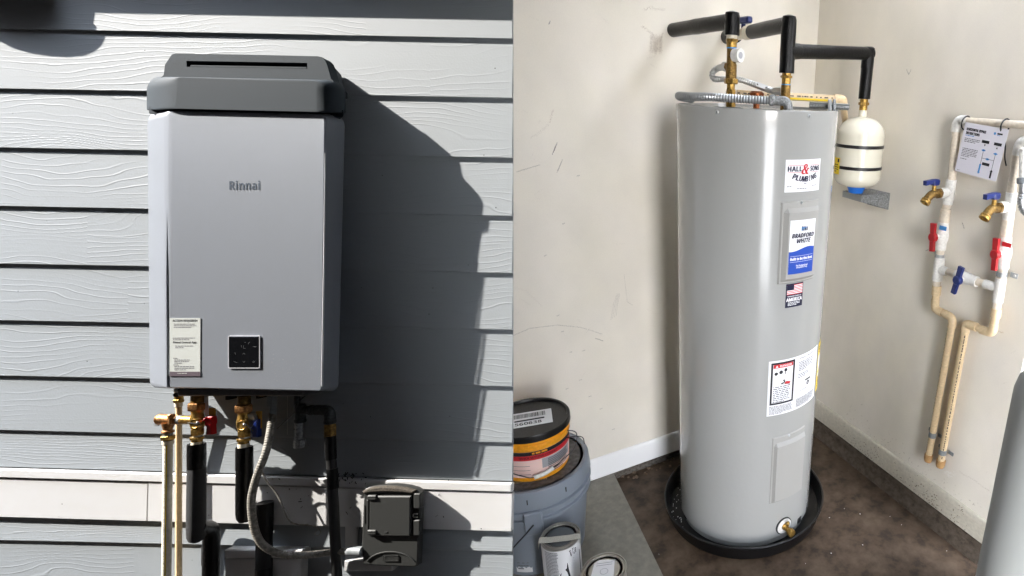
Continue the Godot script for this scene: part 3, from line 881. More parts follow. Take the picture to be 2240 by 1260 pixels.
func board(t: Array, b: Array, x0: float, x1: float, ends: float, n: int) -> Geo:
	var geo := g()
	geo.smooth = 20.0
	var y := func(l: Array, x: float) -> float: return l[0] + (l[1] - l[0]) * x / 1120.0
	var uo := fposmod(n * 0.37, 1.0); var vo := fposmod(n * 0.173 + 0.07, 1.0)
	var cut := 6
	for i in cut:
		var xa := lerpf(x0, x1, float(i) / cut); var xb := lerpf(x0, x1, float(i + 1) / cut)
		var q := []
		for x in [xa, xb]:
			var top: Vector3 = L(x, y.call(t, x) - 6.0, 0.0012)
			var low: Vector3 = L(x, y.call(b, x), 0.0078)
			var back: Vector3 = L(x, y.call(b, x), 0.0006)
			if x >= 1119.0:      # every board ends at the same place, whatever its depth
				for k in [0]:
					top += VB.x * (ends - (VB.inverse() * (top - EYE)).x)
					low += VB.x * (ends - (VB.inverse() * (low - EYE)).x)
					back += VB.x * (ends - (VB.inverse() * (back - EYE)).x)
			var lip := low + VB.y * 0.0012 - VB.z * 0.0
			var edge := low - VB.z * 0.0012
			q.append([top, lip, edge, back, x * s(0.0)])
		var u0: float = q[0][4] / 1.4 * (1.0 if n % 2 else -1.0) + uo; var u1: float = q[1][4] / 1.4 * (1.0 if n % 2 else -1.0) + uo
		geo.quad_to(VB.z, q[0][1], q[1][1], q[1][0], q[0][0], Vector2(u0, vo + 0.125), Vector2(u1, vo + 0.125), Vector2(u1, vo), Vector2(u0, vo))
		geo.quad_to(VB.z - VB.y, q[0][1], q[1][1], q[1][2], q[0][2], Vector2(u0, vo + 0.125), Vector2(u1, vo + 0.125), Vector2(u1, vo + 0.127), Vector2(u0, vo + 0.127))
		geo.quad_to(-VB.y, q[0][2], q[1][2], q[1][3], q[0][3])
		if i == cut - 1: 
			geo.tri_to(VB.x, q[1][0], q[1][1], q[1][3]); geo.tri_to(VB.x, q[1][1], q[1][2], q[1][3])
	return geo

func heater() -> void:
	var h := thing("tankless_heater", "silver tankless water heater with a grey vent cap on sunlit siding", "water heater", L(535, 850, 0.0), "", VB)
	# body: rounded slab whose left and right edges fall back in broad bevels
	var shape := func(xl: float, xr: float, dx: float, yt: float, yb: float, rt: float, rb: float, d: float) -> PackedVector2Array:   # xl, xr at the top; the box narrows by dx on each side towards its foot
		var o := PackedVector2Array()
		for c in 4:
			var r := rt if c < 2 else rb
			var bot := c >= 2
			var left := c == 1 or c == 2
			var sl := 8.0 * (1.0 if left else 1.0)
			var ex := (xl + (dx * 0.35 if bot else 0.0)) if left else (xr - (dx if bot else 0.0))
			var ey := (yb if bot else yt) + (-3.5 if left else 3.5)
			var m := Vector2(ex + (r if left else -r), ey + (-r if bot else r))
			for k in 7:
				var a := PI / 2 * (c + k / 6.0)
				var q := m + Vector2(cos(a), -sin(a)) * r
				o.append(Vector2((q.x - 540) * s(d), (550 - q.y) * s(d)))
		return o
	var bxf := func(_d: float) -> Transform3D: return Transform3D(VB, EYE)
	var place := func(poly: PackedVector2Array, d: float) -> PackedVector2Array:      # about the lens axis, so that sections at several depths line up
		var o := PackedVector2Array()
		for q in poly: o.append(q + Vector2((540 - CX) * s(d), (CY - 550) * s(d)))
		return o
	var cross := Transform3D(VB, EYE - VB.z * WALL)
	var body := g()
	body.smooth = 30.0
	var full: PackedVector2Array = place.call(shape.call(323, 754, 14, 247, 851.5, 26, 15, 0.062), 0.062)
	var shrink := PackedVector2Array()
	for q in full: shrink.append(Vector2(lerpf(q.x, (540 - CX) * s(0.062), 0.23), lerpf(q.y, (CY - 550) * s(0.062), 0.02)))
	var f1: PackedVector2Array = place.call(shape.call(325, 752.5, 14, 245.5, 852, 26, 14, 0.066), 0.066)
	var f2: PackedVector2Array = place.call(shape.call(358, 715, 11, 245, 852, 16, 6, 0.1125), 0.1125)
	var f3: PackedVector2Array = place.call(shape.call(368, 709, 8, 247, 850, 12, 4, 0.116), 0.116)
	var b2 := part(h, "casing", body.loft(cross, [shrink, full, f1, f2, f3], [0.006, 0.062, 0.066, 0.1125, 0.116]), M.silver_paint)
	# highlight of the right crease put in as a pale strip; left crease in casing colour
	part(b2, "crease_strip", g().sweep(lrow([[711, 335, 0.1155], [709, 560, 0.117], [704.5, 845, 0.117]], 0.117), [0.0006, 0.0017, 0.002], 10), M.highlight_bezel, "pale strip painted as the highlight on the right crease of the casing")
	part(b2, "crease_strip", g().sweep(lrow([[366, 420, 0.1135], [365.5, 600, 0.1158], [367, 846, 0.1158]], 0.115), [0.0004, 0.0018, 0.0022], 8), M.silver_paint, "pressed groove down the left of the casing")
	# vent cap
	var cap := g()
	cap.smooth = 55.0
	var crow := func(xl: float, xr: float, yt: float, yb: float, d: float, r: float) -> PackedVector2Array: return place.call(shape.call(xl, xr, 0, yt, yb, r, 4, d), d)
	var cd := [0.01]
	var cs := []
	for k in 9:
		var t := PI / 2 * k / 8.0
		var e := 1.0 - cos(t)
		cd.append(0.052 + 0.0705 * sin(t))
		cs.append(crow.call(321 + 62 * e, 756 - 62 * e, 171 + 1.5 * e, 245 - 4.0 * e, cd[-1], 30 - 14 * e))
	var c0 := PackedVector2Array()
	for q in cs[0]: c0.append(Vector2(lerpf(q.x, (540 - CX) * s(0.052), 0.24), q.y - (0.006 if q.y > (CY - 208) * s(0.052) else 0.0)))
	part(h, "vent_cap", cap.loft(cross, [c0] + cs, cd), M.grey_plastic, "grey plastic vent cap")
	var gap1: PackedVector2Array = crow.call(326, 751, 236, 253, 0.085, 4)
	var gap0 := PackedVector2Array()
	for q in gap1: gap0.append(Vector2(lerpf(q.x, (540 - CX) * s(0.085), 0.28), q.y))
	part(h, "neck", g().loft(cross, [gap0, gap1], [0.03, 0.085]), M.grey_plastic)
	# flue plate with its slot: two halves of the front sheet round the opening, a hollow behind it
	var slot_l := 408.0; var slot_r := 672.0
	var up_ := outline([[361, 141.5], [371, 126], [376, 119], [384, 117], [540, 119.5], [695, 123], [704, 125], [711, 132], [716, 144.0], [slot_r, 144.0], [slot_r, 137.5], [slot_l, 133.0], [slot_l, 141.5]], 540, 150, 0.098)
	var lo_ := outline([[352, 170], [358, 164], [361, 141.5], [slot_l, 141.5], [slot_l, 146.0], [slot_r, 150.5], [slot_r, 144.0], [716, 144.0], [724, 172], [729, 177], [729, 190], [350, 188]], 540, 150, 0.098)
	var fl := outline([[352, 170], [358, 166], [371, 126], [376, 119], [384, 117], [540, 119.5], [695, 123], [704, 125], [711, 132], [724, 172], [729, 177], [729, 190], [350, 188]], 540, 150, 0.098)
	var fb := PackedVector2Array()
	for q in fl: fb.append(Vector2(q.x * 0.84, q.y * 0.96))
	var fm := PackedVector2Array()
	for q in fl: fm.append(Vector2(q.x * 0.98, q.y * 0.985))
	var fx := Transform3D(VB, L(540, 150, 0.098) - VB.z * 0.098)
	var flue := part(h, "flue_box", g().loft(fx, [fb, fm], [0.012, 0.072]), M.grey_plastic)
	part(flue, "front_sheet", g().prism(fx, up_, 0.0725, 0.098), M.grey_plastic)
	part(flue, "front_sheet", g().prism(fx, lo_, 0.0725, 0.098), M.grey_plastic)
	part(flue, "slot_lip", g().box(Transform3D(VB.rotated(VB.z, -0.017), L(545, 147.0, 0.094)), Vector3(255 * s(0.098), 4.0 * s(0.098), 0.004), 0.0006), M.grey_plastic)
	# name
	var face := flat_map(L(535, 405, 0.1165), VB.x, VB.y)
	var logo := g()
	ink_text(logo, face, "Rinnai", 0.0, 0.0, 67 * s(0.1165), 20 * s(0.1165), true)
	part(h, "logo", logo, M.logo_slate)
	# control panel
	var cpan := part(h, "control_panel", g().prism(lxf(533.5, 770, 0.1185), Geo.rrect(66 * s(0.118), 68.5 * s(0.118), 0.003), -0.003, 0.0, 0.0008), M.black_glass, "small black control panel with touch marks")
	part(cpan, "bezel", frame_geo(lxf(533.5, 770, 0.1183), 69 * s(0.118), 72 * s(0.118), 66.5 * s(0.118), 69 * s(0.118), 0.003, -0.002, 0.0), M.highlight_bezel)
	var mk := g()
	var cm := flat_map(L(500, 804, 0.1188), VB.x * s(0.1188), VB.y * s(0.1188))       # pixels from the panel's lower left corner
	for q in [[35, 55, 38, 55], [44, 54, 47, 56], [43, 51, 44, 54], [28, 44, 28, 49], [32, 42, 33, 48], [33, 42, 37, 42], [53, 46, 61, 46], [56, 44, 57, 46], [59, 44, 60, 46]]:
		ink_line(mk, cm, [Vector2(q[0], q[1]), Vector2(q[2], q[3])], 0.6)
	for q in [[[31, 29], [33.5, 32], [36, 29]], [[31, 14], [33.5, 11], [36, 14]], [[14, 33], [15, 29], [16, 29]], [[11, 14], [14, 12], [19, 11]], [[52, 13], [53, 11], [56, 11], [57, 14]], [[54.5, 15], [54.5, 12]]]:
		var l := []
		for e in q: l.append(Vector2(e[0], e[1]))
		ink_line(mk, cm, l, 0.55)
	part(cpan, "touch_mark", mk, M.print_dim)
	# paper sticker, lower left
	var w := 67.0; var hh := 127.0
	var st := part(h, "instruction_sticker", g().prism(Transform3D(VB.rotated(VB.z, -0.004), L(404.5, 759.5, 0.1172)), Geo.rrect(w * s(0.1172), hh * s(0.1172), 0.0), -0.001, 0.0), M.sticker_green, "pale paper sticker headed action required")
	var sm := flat_map(L(371, 823, 0.1175), VB.x * s(0.1172), VB.y * s(0.1172))
	var foot := g()
	ink_rect(foot, sm, 0.0, 0.0, w, 10.0)
	part(st, "foot_band", foot, M.sticker_foot)
	var si := g()
	ink_text(si, sm, "ACTION REQUIRED!", 33.5, 121.0, 54.0, 6.0)
	ink_text(si, sm, "Rinnai Central App", 33.0, 73.5, 51.0, 6.0)
	part(st, "heading", si, M.print_dark)
	var ss := g()
	ink_small(ss, sm, 9, 115, 50, 3, 3.6)
	ink_small(ss, sm, 7, 84.5, 52, 2, 3.6)
	ink_small(ss, sm, 12, 67, 44, 2, 3.6)
	ink_small(ss, sm, 8, 40, 20, 1, 3.4)
	ink_small(ss, sm, 10, 36.5, 34, 3, 3.5)
	ink_small(ss, sm, 8, 25.5, 18, 1, 3.4)
	ink_small(ss, sm, 10, 22, 48, 3, 3.5)
	part(st, "small_print", ss, M.print_grey)
	var sf := g()
	ink_small(sf, flat_map(L(371, 823, 0.1178), VB.x * s(0.1172), VB.y * s(0.1172)), 17, 7.0, 32, 1, 3.2)
	part(st, "foot_print", sf, M.sticker_green)
	# bottom tray
	part(h, "bottom_tray", lbox(g(), 386, 850, 664, 867, 0.004, 0.098, 0.003), M.dark_sheet)
	part(h, "tray_clip", lbox(g(), 378, 850, 399, 859, 0.03, 0.09, 0.002), M.galvanised)
	part(h, "tray_lug", lbox(g(), 493, 866, 500, 875, 0.03, 0.06), M.dark_void)
	part(h, "tray_lug", lbox(g(), 560, 863, 566, 872, 0.03, 0.06), M.dark_void)
	# specks of dried rain on the front
	var sp := g()
	for i in 90:
		var x := rng.randf_range(376, 700); var y := rng.randf_range(300, 840) if i < 45 else rng.randf_range(760, 846)
		if i >= 45: x = rng.randf_range(580, 700)
		var r := rng.randf_range(0.3, 1.0) * s(0.117)
		ink_poly(sp, flat_map(L(x, y, 0.1164), VB.x, VB.y), ring_poly(0, 0, r, 6))
	part(h, "dried_spots", sp, M.print_soft).set_meta("kind", "stuff")

func frame_geo(xf: Transform3D, w: float, h: float, wi: float, hi: float, r: float, z0: float, z1: float) -> Geo:
	var geo := g()
	var a := Geo.rrect(w, h, r); var b := Geo.rrect(wi, hi, r * 0.8)
	var from := 0
	for k in a.size():
		var k2 := (k + 1) % a.size()
		var P := func(q: Vector2, z: float) -> Vector3: return xf * Vector3(q.x, q.y, z)
		geo.quad_to(xf.basis.z, P.call(a[k], z1), P.call(a[k2], z1), P.call(b[k2], z1), P.call(b[k], z1))
		var out: Vector3 = xf.basis * Vector3(a[k].x, a[k].y, 0)
		geo.quad_to(out, P.call(a[k], z0), P.call(a[k2], z0), P.call(a[k2], z1), P.call(a[k], z1))
		geo.quad_to(-out, P.call(b[k], z0), P.call(b[k2], z0), P.call(b[k2], z1), P.call(b[k], z1))
	return geo

func hexnut(geo: Geo, a: Vector3, b: Vector3, r: float) -> Geo:
	var l := a.distance_to(b)
	return geo.lathe(a, b - a, [Vector2(r * 0.9, 0), Vector2(r, l * 0.14), Vector2(r, l * 0.86), Vector2(r * 0.9, l)], 6, 0.3)
func lnut(geo: Geo, x: float, y0: float, y1: float, d: float, rpx: float) -> Geo:
	return hexnut(geo, L(x, y0, d), L(x, y1, d), rpx * 0.86 * s(d))

func plumbing_outside() -> void:
	var D := 0.08
	# ---- thin drain pipe, behind
	var dp := thing("drain_pipe", "thin beige pipe with a brass union, second from the far left", "pipe", L(391, 1400, D), "", VB)
	part(dp, "pipe", g().rod(L(391, 886, 0.03), L(391, 1420, 0.03), 6.8 * 0.82 * s(0.03)), M.cpvc_beige)
	part(dp, "coupling", lrod(g(), 390.5, 880, 890, 0.03, 8.6, 0.001), M.cpvc_white)
	part(dp, "union_nut", lnut(g(), 391, 873, 880, 0.03, 11.5), M.brass)
	part(dp, "union_body", lrod(g(), 391.5, 856, 874, 0.03, 9.5, 0.001), M.brass)
	part(dp, "plug_knob", g().rod(L(386, 863.5, 0.035), L(386, 863.5, 0.055), 5.5 * s(0.05), 0.0015), M.black_rubber)
	var dt := g()
	for i in 40:
		ink_rect(dt, func(x: float, y: float) -> Vector3: return L(391, 1000, 0.03) + VB.x * x + VB.y * y + VB.z * 0.0058, -0.0005, -0.10 + i * 0.0065 - 0.15, 0.0012, -0.10 + i * 0.0065 + 0.004 - 0.15)
	part(dp, "printed_line", dt, M.print_grey)
	# ---- relief valve and its pipe
	var rv := thing("relief_valve", "bronze pressure relief valve with a small test lever, at far left", "valve", L(362, 920, D), "", VB)
	part(rv, "body", g().lathe(L(346, 917, D), L(378, 917.6, D) - L(346, 917, D), [Vector2(0.006, 0), Vector2(0.0115, 0.0015), Vector2(0.0125, 0.004), Vector2(0.0115, 0.006), Vector2(0.0115, 0.024), Vector2(0.0105, 0.0345), Vector2(0.008, 0.036)], 20), M.bronze)
	part(rv, "rib", lbox(g(), 364, 907, 372, 930, D, D + 0.0135, 0.002), M.bronze)
	part(rv, "outlet", g().lathe(L(367.5, 925, D), -VB.y, [Vector2(0.0115, 0), Vector2(0.0098, 0.008), Vector2(0.0078, 0.016), Vector2(0.0108, 0.018), Vector2(0.0108, 0.022)], 20), M.bronze)
	part(rv, "hexagon", hexnut(g(), L(377, 917.5, D), L(391, 918, D), 0.0118), M.bronze)
	part(rv, "nipple", g().rod(L(390, 918, D), L(400, 918, D), 0.0098, 0.001), M.galvanised)
	var lv := part(rv, "test_lever", lbox(g(), 337, 914, 345.5, 932, D - 0.002, D + 0.002, 0.0005), M.steel)
	part(lv, "lever_pin", lbox(g(), 337, 911, 345, 917, D - 0.003, D + 0.004, 0.001), M.blue_plastic)
	var rp := thing("relief_pipe", "white pipe with a yellow stripe under the relief valve, leftmost of the pipes", "pipe", L(365, 1420, D), "", VB)
	part(rp, "pipe", g().rod(L(367.5, 970, D), L(362, 1420, D), 9.6 * 0.82 * s(D)), M.cpvc_white)
	part(rp, "coupling", lrod(g(), 367.5, 963, 972, D, 12.0, 0.001), M.cpvc_white)
	part(rp, "nut", lnut(g(), 367.5, 952.5, 961.5, D, 15.0), M.brass)
	part(rp, "gland", lrod(g(), 368, 961, 965, D, 11.0), M.old_brass)
	part(rp, "nipple", lrod(g(), 367.5, 943, 954, D, 10.2), M.galvanised)
	var stripe := g(); var letters := g()
	var pipe_at := func(a: float, t: float, e := 0.0) -> Vector3:
		var q := L(367.5, 970, D).lerp(L(362, 1420, D), t)
		return q + (VB.x * sin(a) + VB.z * cos(a)) * (9.6 * 0.82 * s(D) + 0.0002 + e)
	for i in 30:
		var t0 := i / 30.0; var t1 := (i + 1) / 30.0
		stripe.quad_to(VB.z + VB.x, pipe_at.call(0.42, t0), pipe_at.call(0.66, t0), pipe_at.call(0.66, t1), pipe_at.call(0.42, t1))
		for k in 5:
			var w := rng.randf_range(0.25, 0.8)
			if rng.randf() < 0.85:
				letters.quad_to(VB.z, pipe_at.call(0.02, t0 + k * 0.0066, 0.0001), pipe_at.call(0.22, t0 + k * 0.0066, 0.0001), pipe_at.call(0.22, t0 + (k + w) * 0.0066, 0.0001), pipe_at.call(0.02, t0 + (k + w) * 0.0066, 0.0001))
	part(rp, "yellow_stripe", stripe, M.print_yellow)
	part(rp, "printed_line", letters, M.print_grey)
	# ---- hot and cold service valves
	service_valve(432.0, 864.0, true)
	service_valve(534.0, 868.0, false)
	# ---- black foam sleeves on the two water pipes
	var hs := thing("foam_sleeve", "thick black foam sleeve on the hot pipe under the red handle", "pipe insulation", L(430, 1180, D), "pipe insulation", VB)
	var rr := 19.5 * 0.80 * s(D)
	part(hs, "taped_top", g().lathe(L(430, 970, D), L(430, 1023, D) - L(430, 970, D), [Vector2(rr * 0.7, 0.002), Vector2(rr * 0.98, 0.0), Vector2(rr, 0.003), Vector2(rr, 0.02), Vector2(rr * 1.02, 0.022), Vector2(rr, 0.056)], 22), M.black_tape)
	part(hs, "foam", g().lathe(L(430, 1022, D), L(429, 1181, D) - L(430, 1022, D), [Vector2(rr * 0.96, 0), Vector2(rr * 1.0, 0.003), Vector2(rr * 1.03, 0.08), Vector2(rr * 1.04, 0.140), Vector2(rr * 0.99, 0.157), Vector2(rr * 0.8, 0.166), Vector2(rr * 0.3, 0.171), Vector2(0, 0.1712)], 22), M.foam)
	var hs2 := thing("taped_elbow", "black taped pipe elbow turning down beside the long foam sleeve", "pipe insulation", L(460, 1400, 0.02), "pipe insulation", VB)
	part(hs2, "sleeve", g().sweep(arc_path(lrow([[432, 1153, 0.08], [463, 1153, 0.035], [459, 1420, 0.03]], 0.03), 0.022, 8), 18.5 * 0.8 * s(0.03), 20), M.black_tape)
	part(hs2, "tape_turn", g().rod(L(461.5, 1192, 0.031), L(461, 1232, 0.031), 19.2 * 0.8 * s(0.03), 0.001, 20), M.black_tape)
	var cs := thing("taped_sleeve", "black taped sleeve with a rounded foot on the cold pipe under the blue handle", "pipe insulation", L(535, 1135, D), "pipe insulation", VB)
	var r2 := 18.6 * 0.80 * s(D)
	part(cs, "tape", g().lathe(L(534.5, 977, D), L(535, 1136, D) - L(534.5, 977, D), [Vector2(r2 * 0.7, 0.003), Vector2(r2 * 0.97, 0.0), Vector2(r2, 0.004), Vector2(r2 * 1.02, 0.05), Vector2(r2 * 0.98, 0.052), Vector2(r2, 0.09), Vector2(r2 * 1.03, 0.093), Vector2(r2 * 1.02, 0.150), Vector2(r2 * 0.93, 0.162), Vector2(r2 * 0.65, 0.170), Vector2(0, 0.1715)], 22), M.black_tape)
	var lp := thing("foam_stub", "short black foam-covered pipe standing behind the grey conduit", "pipe insulation", L(578, 1400, 0.02), "pipe insulation", VB)
	part(lp, "taped_top", g().lathe(L(579.5, 1099, 0.03), L(578, 1190, 0.03) - L(579.5, 1099, 0.03), [Vector2(0.012, 0.002), Vector2(0.0165, 0.0), Vector2(0.0165, 0.04), Vector2(0.0172, 0.042), Vector2(0.0165, 0.044), Vector2(0.0162, 0.098)], 18), M.black_tape)
	part(lp, "foam", g().rod(L(578, 1188, 0.03), L(575, 1420, 0.03), 0.0158, 0.002, 18), M.foam)
	part(lp, "tape_turn", g().rod(L(577, 1240, 0.03), L(576.5, 1275, 0.03), 0.0164, 0.001, 18), M.black_tape)
	# ---- grey flexible conduit from the heater to the switch box
	var cd := thing("flexible_conduit", "grey ribbed flexible conduit looping down from the heater to the black box", "conduit", L(590, 1210, D), "", VB)
	var cpath := lrow([[596, 905, 0.055], [594, 922, 0.07], [589, 955, 0.085], [580, 994, 0.098], [566, 1030, 0.104], [556, 1062, 0.106], [550, 1097, 0.106], [554, 1144, 0.102], [567, 1182, 0.094], [592, 1204, 0.084], [624, 1214, 0.074], [663, 1214.5, 0.062], [706, 1210.5, 0.05], [735, 1207, 0.044], [768, 1205.5, 0.042]], D)
	part(cd, "sheath", ribbed(g(), cpath, 0.0055, 0.0079, 0.0071, 12), M.conduit_grey)
	part(cd, "connector_tube", lrod(g(), 597, 884, 924, 0.058, 8.0, 0.001), M.grey_pvc)
	part(cd, "connector_nut", lnut(g(), 595, 866, 888, 0.058, 11.5), M.grey_pvc)
	part(cd, "box_connector", g().lathe(L(760, 1205.5, 0.042), L(795, 1205.5, 0.042) - L(760, 1205.5, 0.042), [Vector2(0.008, 0), Vector2(0.0105, 0.003), Vector2(0.0115, 0.009), Vector2(0.0112, 0.035)], 10), M.grey_pvc)
	# ---- thin cable beside it
	var cb := thing("thin_cable", "thin grey cable hanging from the conduit towards the black hose", "cable", L(620, 1110, 0.04), "", VB)
	part(cb, "sheath", g().sweep(curve(lrow([[572, 1026, 0.06], [575, 1036, 0.052], [586, 1056, 0.045], [605, 1080, 0.042], [619, 1108, 0.042], [628, 1130, 0.04], [638, 1143, 0.038], [655, 1147, 0.036], [674, 1148, 0.034]], 0.04), 0.004), 0.0017, 8), M.conduit_grey)
	part(cb, "bare_end", g().sweep(curve(lrow([[668, 1148, 0.034], [681, 1150, 0.03], [694, 1154, 0.026], [701, 1163, 0.03], [697, 1171, 0.035], [688, 1168, 0.038], [694, 1160, 0.036]], 0.03), 0.003), 0.0009, 6), M.conduit_grey)
	# ---- gas pipe, drip leg and black hose
	var gp := thing("gas_pipe", "dark iron gas pipe with a tee, two elbows and a capped drip leg", "pipe", L(690, 960, 0.04), "", VB)
	var gd := 0.045
	part(gp, "nipple", lrod(g(), 650, 862, 886, gd, 7.5), M.iron)
	part(gp, "tee", lrod(g(), 657, 883, 918, gd, 12.5, 0.002), M.iron)
	part(gp, "tee_band", lrod(g(), 656.5, 916, 924.5, gd, 14.0, 0.002), M.iron)
	part(gp, "cross_nipple", g().rod(L(660, 897, gd), L(706, 897, gd), 11.0 * 0.85 * s(gd)), M.iron)
	part(gp, "band", g().rod(L(678, 897, gd), L(684, 897, gd), 13.0 * 0.85 * s(gd), 0.001), M.iron)
	part(gp, "band", g().rod(L(690, 897, gd), L(696, 897, gd), 13.0 * 0.85 * s(gd), 0.001), M.iron)
	part(gp, "elbow", g().sweep(arc_path(lrow([[694, 897, gd], [722, 897, gd], [722, 925, gd]], gd), 0.022, 8), 13.2 * 0.82 * s(gd), 18), M.iron)
	part(gp, "elbow_band", lrod(g(), 722, 918, 927, gd, 14.5, 0.002), M.iron)
	part(gp, "drip_leg", lrod(g(), 655.5, 922, 962, gd, 10.2), M.galvanised)
	part(gp, "drip_cap", g().lathe(L(655.5, 959, gd), -VB.y, [Vector2(0.0078, 0), Vector2(0.0118, 0.003), Vector2(0.0122, 0.018), Vector2(0.0105, 0.021)], 8), M.galvanised)
	part(gp, "reducer", lnut(g(), 722, 927, 956, gd, 14.0), M.old_brass)
	var gh := thing("black_hose", "long black rubber hose running down below the iron gas elbow", "hose", L(735, 1420, 0.03), "", VB)
	part(gh, "hose", g().sweep(curve(lrow([[722.5, 952, gd], [723, 985, gd], [726, 1030, gd], [728, 1075, gd], [731, 1130, gd], [733, 1180, gd], [737, 1260, gd], [741, 1420, gd]], gd), 0.012), 12.2 * 0.8 * s(gd), 18), M.black_rubber)
	part(gh, "shrink_sleeve", g().sweep(curve(lrow([[722.3, 953, gd], [723, 975, gd], [724.6, 1004, gd]], gd), 0.01), 13.8 * 0.8 * s(gd), 18), M.black_tape)
	part(gh, "taped_joint", g().sweep(curve(lrow([[727, 1024, gd], [728, 1050, gd], [729, 1068, gd]], gd), 0.01), 13.0 * 0.8 * s(gd), 18), M.black_tape)
	var tw := thing("thermostat_wire", "thin dark wire slanting from the heater tray past the conduit", "wire", L(640, 900, 0.03), "", VB)
	part(tw, "wire", g().sweep(curve(lrow([[667, 866, 0.05], [655, 878, 0.06], [645, 900, 0.05], [630, 915, 0.035], [606, 938, 0.02]], 0.04), 0.006), 0.0012, 6), M.black_rubber)

func service_valve(x: float, y: float, hot: bool) -> void:
	var D := 0.08
	var v: Node3D
	if hot: v = thing("service_valve", "brass service valve with a red handle, under the heater at left", "valve", L(x, y + 60, D), "service valves under the heater", VB)
	else: v = thing("service_valve", "brass service valve with a blue handle, right of the red-handled one", "valve", L(x, y + 60, D), "service valves under the heater", VB)
	var m: Material = M.brass
	var o := y - 864.0
	part(v, "inlet_ring", g().lathe(L(x, 862 + o, D), -VB.y, [Vector2(0.0105, 0), Vector2(0.0118, 0.001), Vector2(0.0118, 0.004), Vector2(0.011, 0.005), Vector2(0.0118, 0.006), Vector2(0.0118, 0.019)], 18), M.old_brass)
	part(v, "union_nut", lnut(g(), x - 1, 881 + o, 897 + o, D, 19.5), M.bronze)
	part(v, "body", g().lathe(L(x, 896 + o, D), -VB.y, [Vector2(0.0135, 0), Vector2(0.0105, 0.006), Vector2(0.0118, 0.013), Vector2(0.0135, 0.022), Vector2(0.0135, 0.031), Vector2(0.0115, 0.040), Vector2(0.0105, 0.044)], 20), m)
	part(v, "lower_hexagon", lnut(g(), x, 937 + o, 951 + o, D, 14.0), m)
	part(v, "gland", lrod(g(), x, 950 + o, 957 + o, D, 10.5), M.steel)
	part(v, "adapter_nut", lnut(g(), x - 1, 955 + o, 961 + o, D, 15.5), m)
	part(v, "adapter", lrod(g(), x - 1, 960 + o, 967 + o, D, 12.0), m)
	part(v, "white_socket", lrod(g(), x - 1, 966 + o, 976 + o, D, 12.5), M.cpvc_white)
	var port := part(v, "port", g().lathe(L(x + 1, 925 + o, D + 0.008), VB.z, [Vector2(0.0108, 0), Vector2(0.0108, 0.007), Vector2(0.0098, 0.0085), Vector2(0.0085, 0.0072), Vector2(0.0, 0.0072)], 22), m)
	part(port, "stem", g().rod(L(x + 1, 925 + o, D + 0.014), L(x + 1, 925 + o, D + 0.020), 0.0032, 0.0008, 10), M.steel)
	if hot:
		part(port, "tie", g().sweep(lrow([[x - 22, 925, D + 0.017], [x - 8, 926, D + 0.018], [x + 8, 930, D + 0.018]], D), 0.0012, 6), M.black_rubber)
		part(v, "side_arm", g().rod(L(398, 918.5, D), L(424, 918.5, D), 11.0 * 0.85 * s(D)), m)
		var hd := part(v, "handle", g().prism(lxf(455, 931, D + 0.006), outline([[447, 913], [452, 910], [463, 912], [464, 926], [462, 931], [463, 951], [450, 952], [450, 935], [446, 931]], 455, 931, D), -0.012, 0.0, 0.002), M.red_plastic, "red handle")
		part(hd, "boss", g().rod(L(450, 918, D), L(450, 918, D + 0.011), 0.0045, 0.001, 12), M.red_plastic)
		part(v, "brass_tag", lbox(g(), 457, 893, 469, 930, D - 0.006, D - 0.003), M.tag_yellow)
		part(v, "paper_tag", g().prism(lxf(452, 888, D - 0.002), outline([[447, 866], [455, 864], [456, 908], [452, 912], [446, 900]], 452, 888, D), -0.0008, 0.0), M.paper)
	else:
		part(port, "tie", g().sweep(lrow([[x + 2, 927, D + 0.017], [x + 10, 933, D + 0.018], [x + 20, 943, D + 0.016]], D), 0.0012, 6), M.black_rubber)
		part(v, "handle", g().prism(lxf(555, 938, D + 0.006), outline([[562, 918], [562, 957], [550, 957], [550, 950], [546, 945], [548, 936], [554, 926]], 555, 938, D), -0.012, 0.0, 0.002), M.blue_plastic, "blue handle")
		part(v, "handle_arm", g().prism(lxf(545, 917, D + 0.003), outline([[531, 908], [542, 905], [556, 906], [560, 918], [552, 927], [545, 938], [540, 924]], 545, 917, D), -0.010, 0.0, 0.002), M.steel)
		part(v, "brass_tag", lbox(g(), 559.5, 900, 571, 937, D - 0.006, D - 0.003), M.tag_yellow)

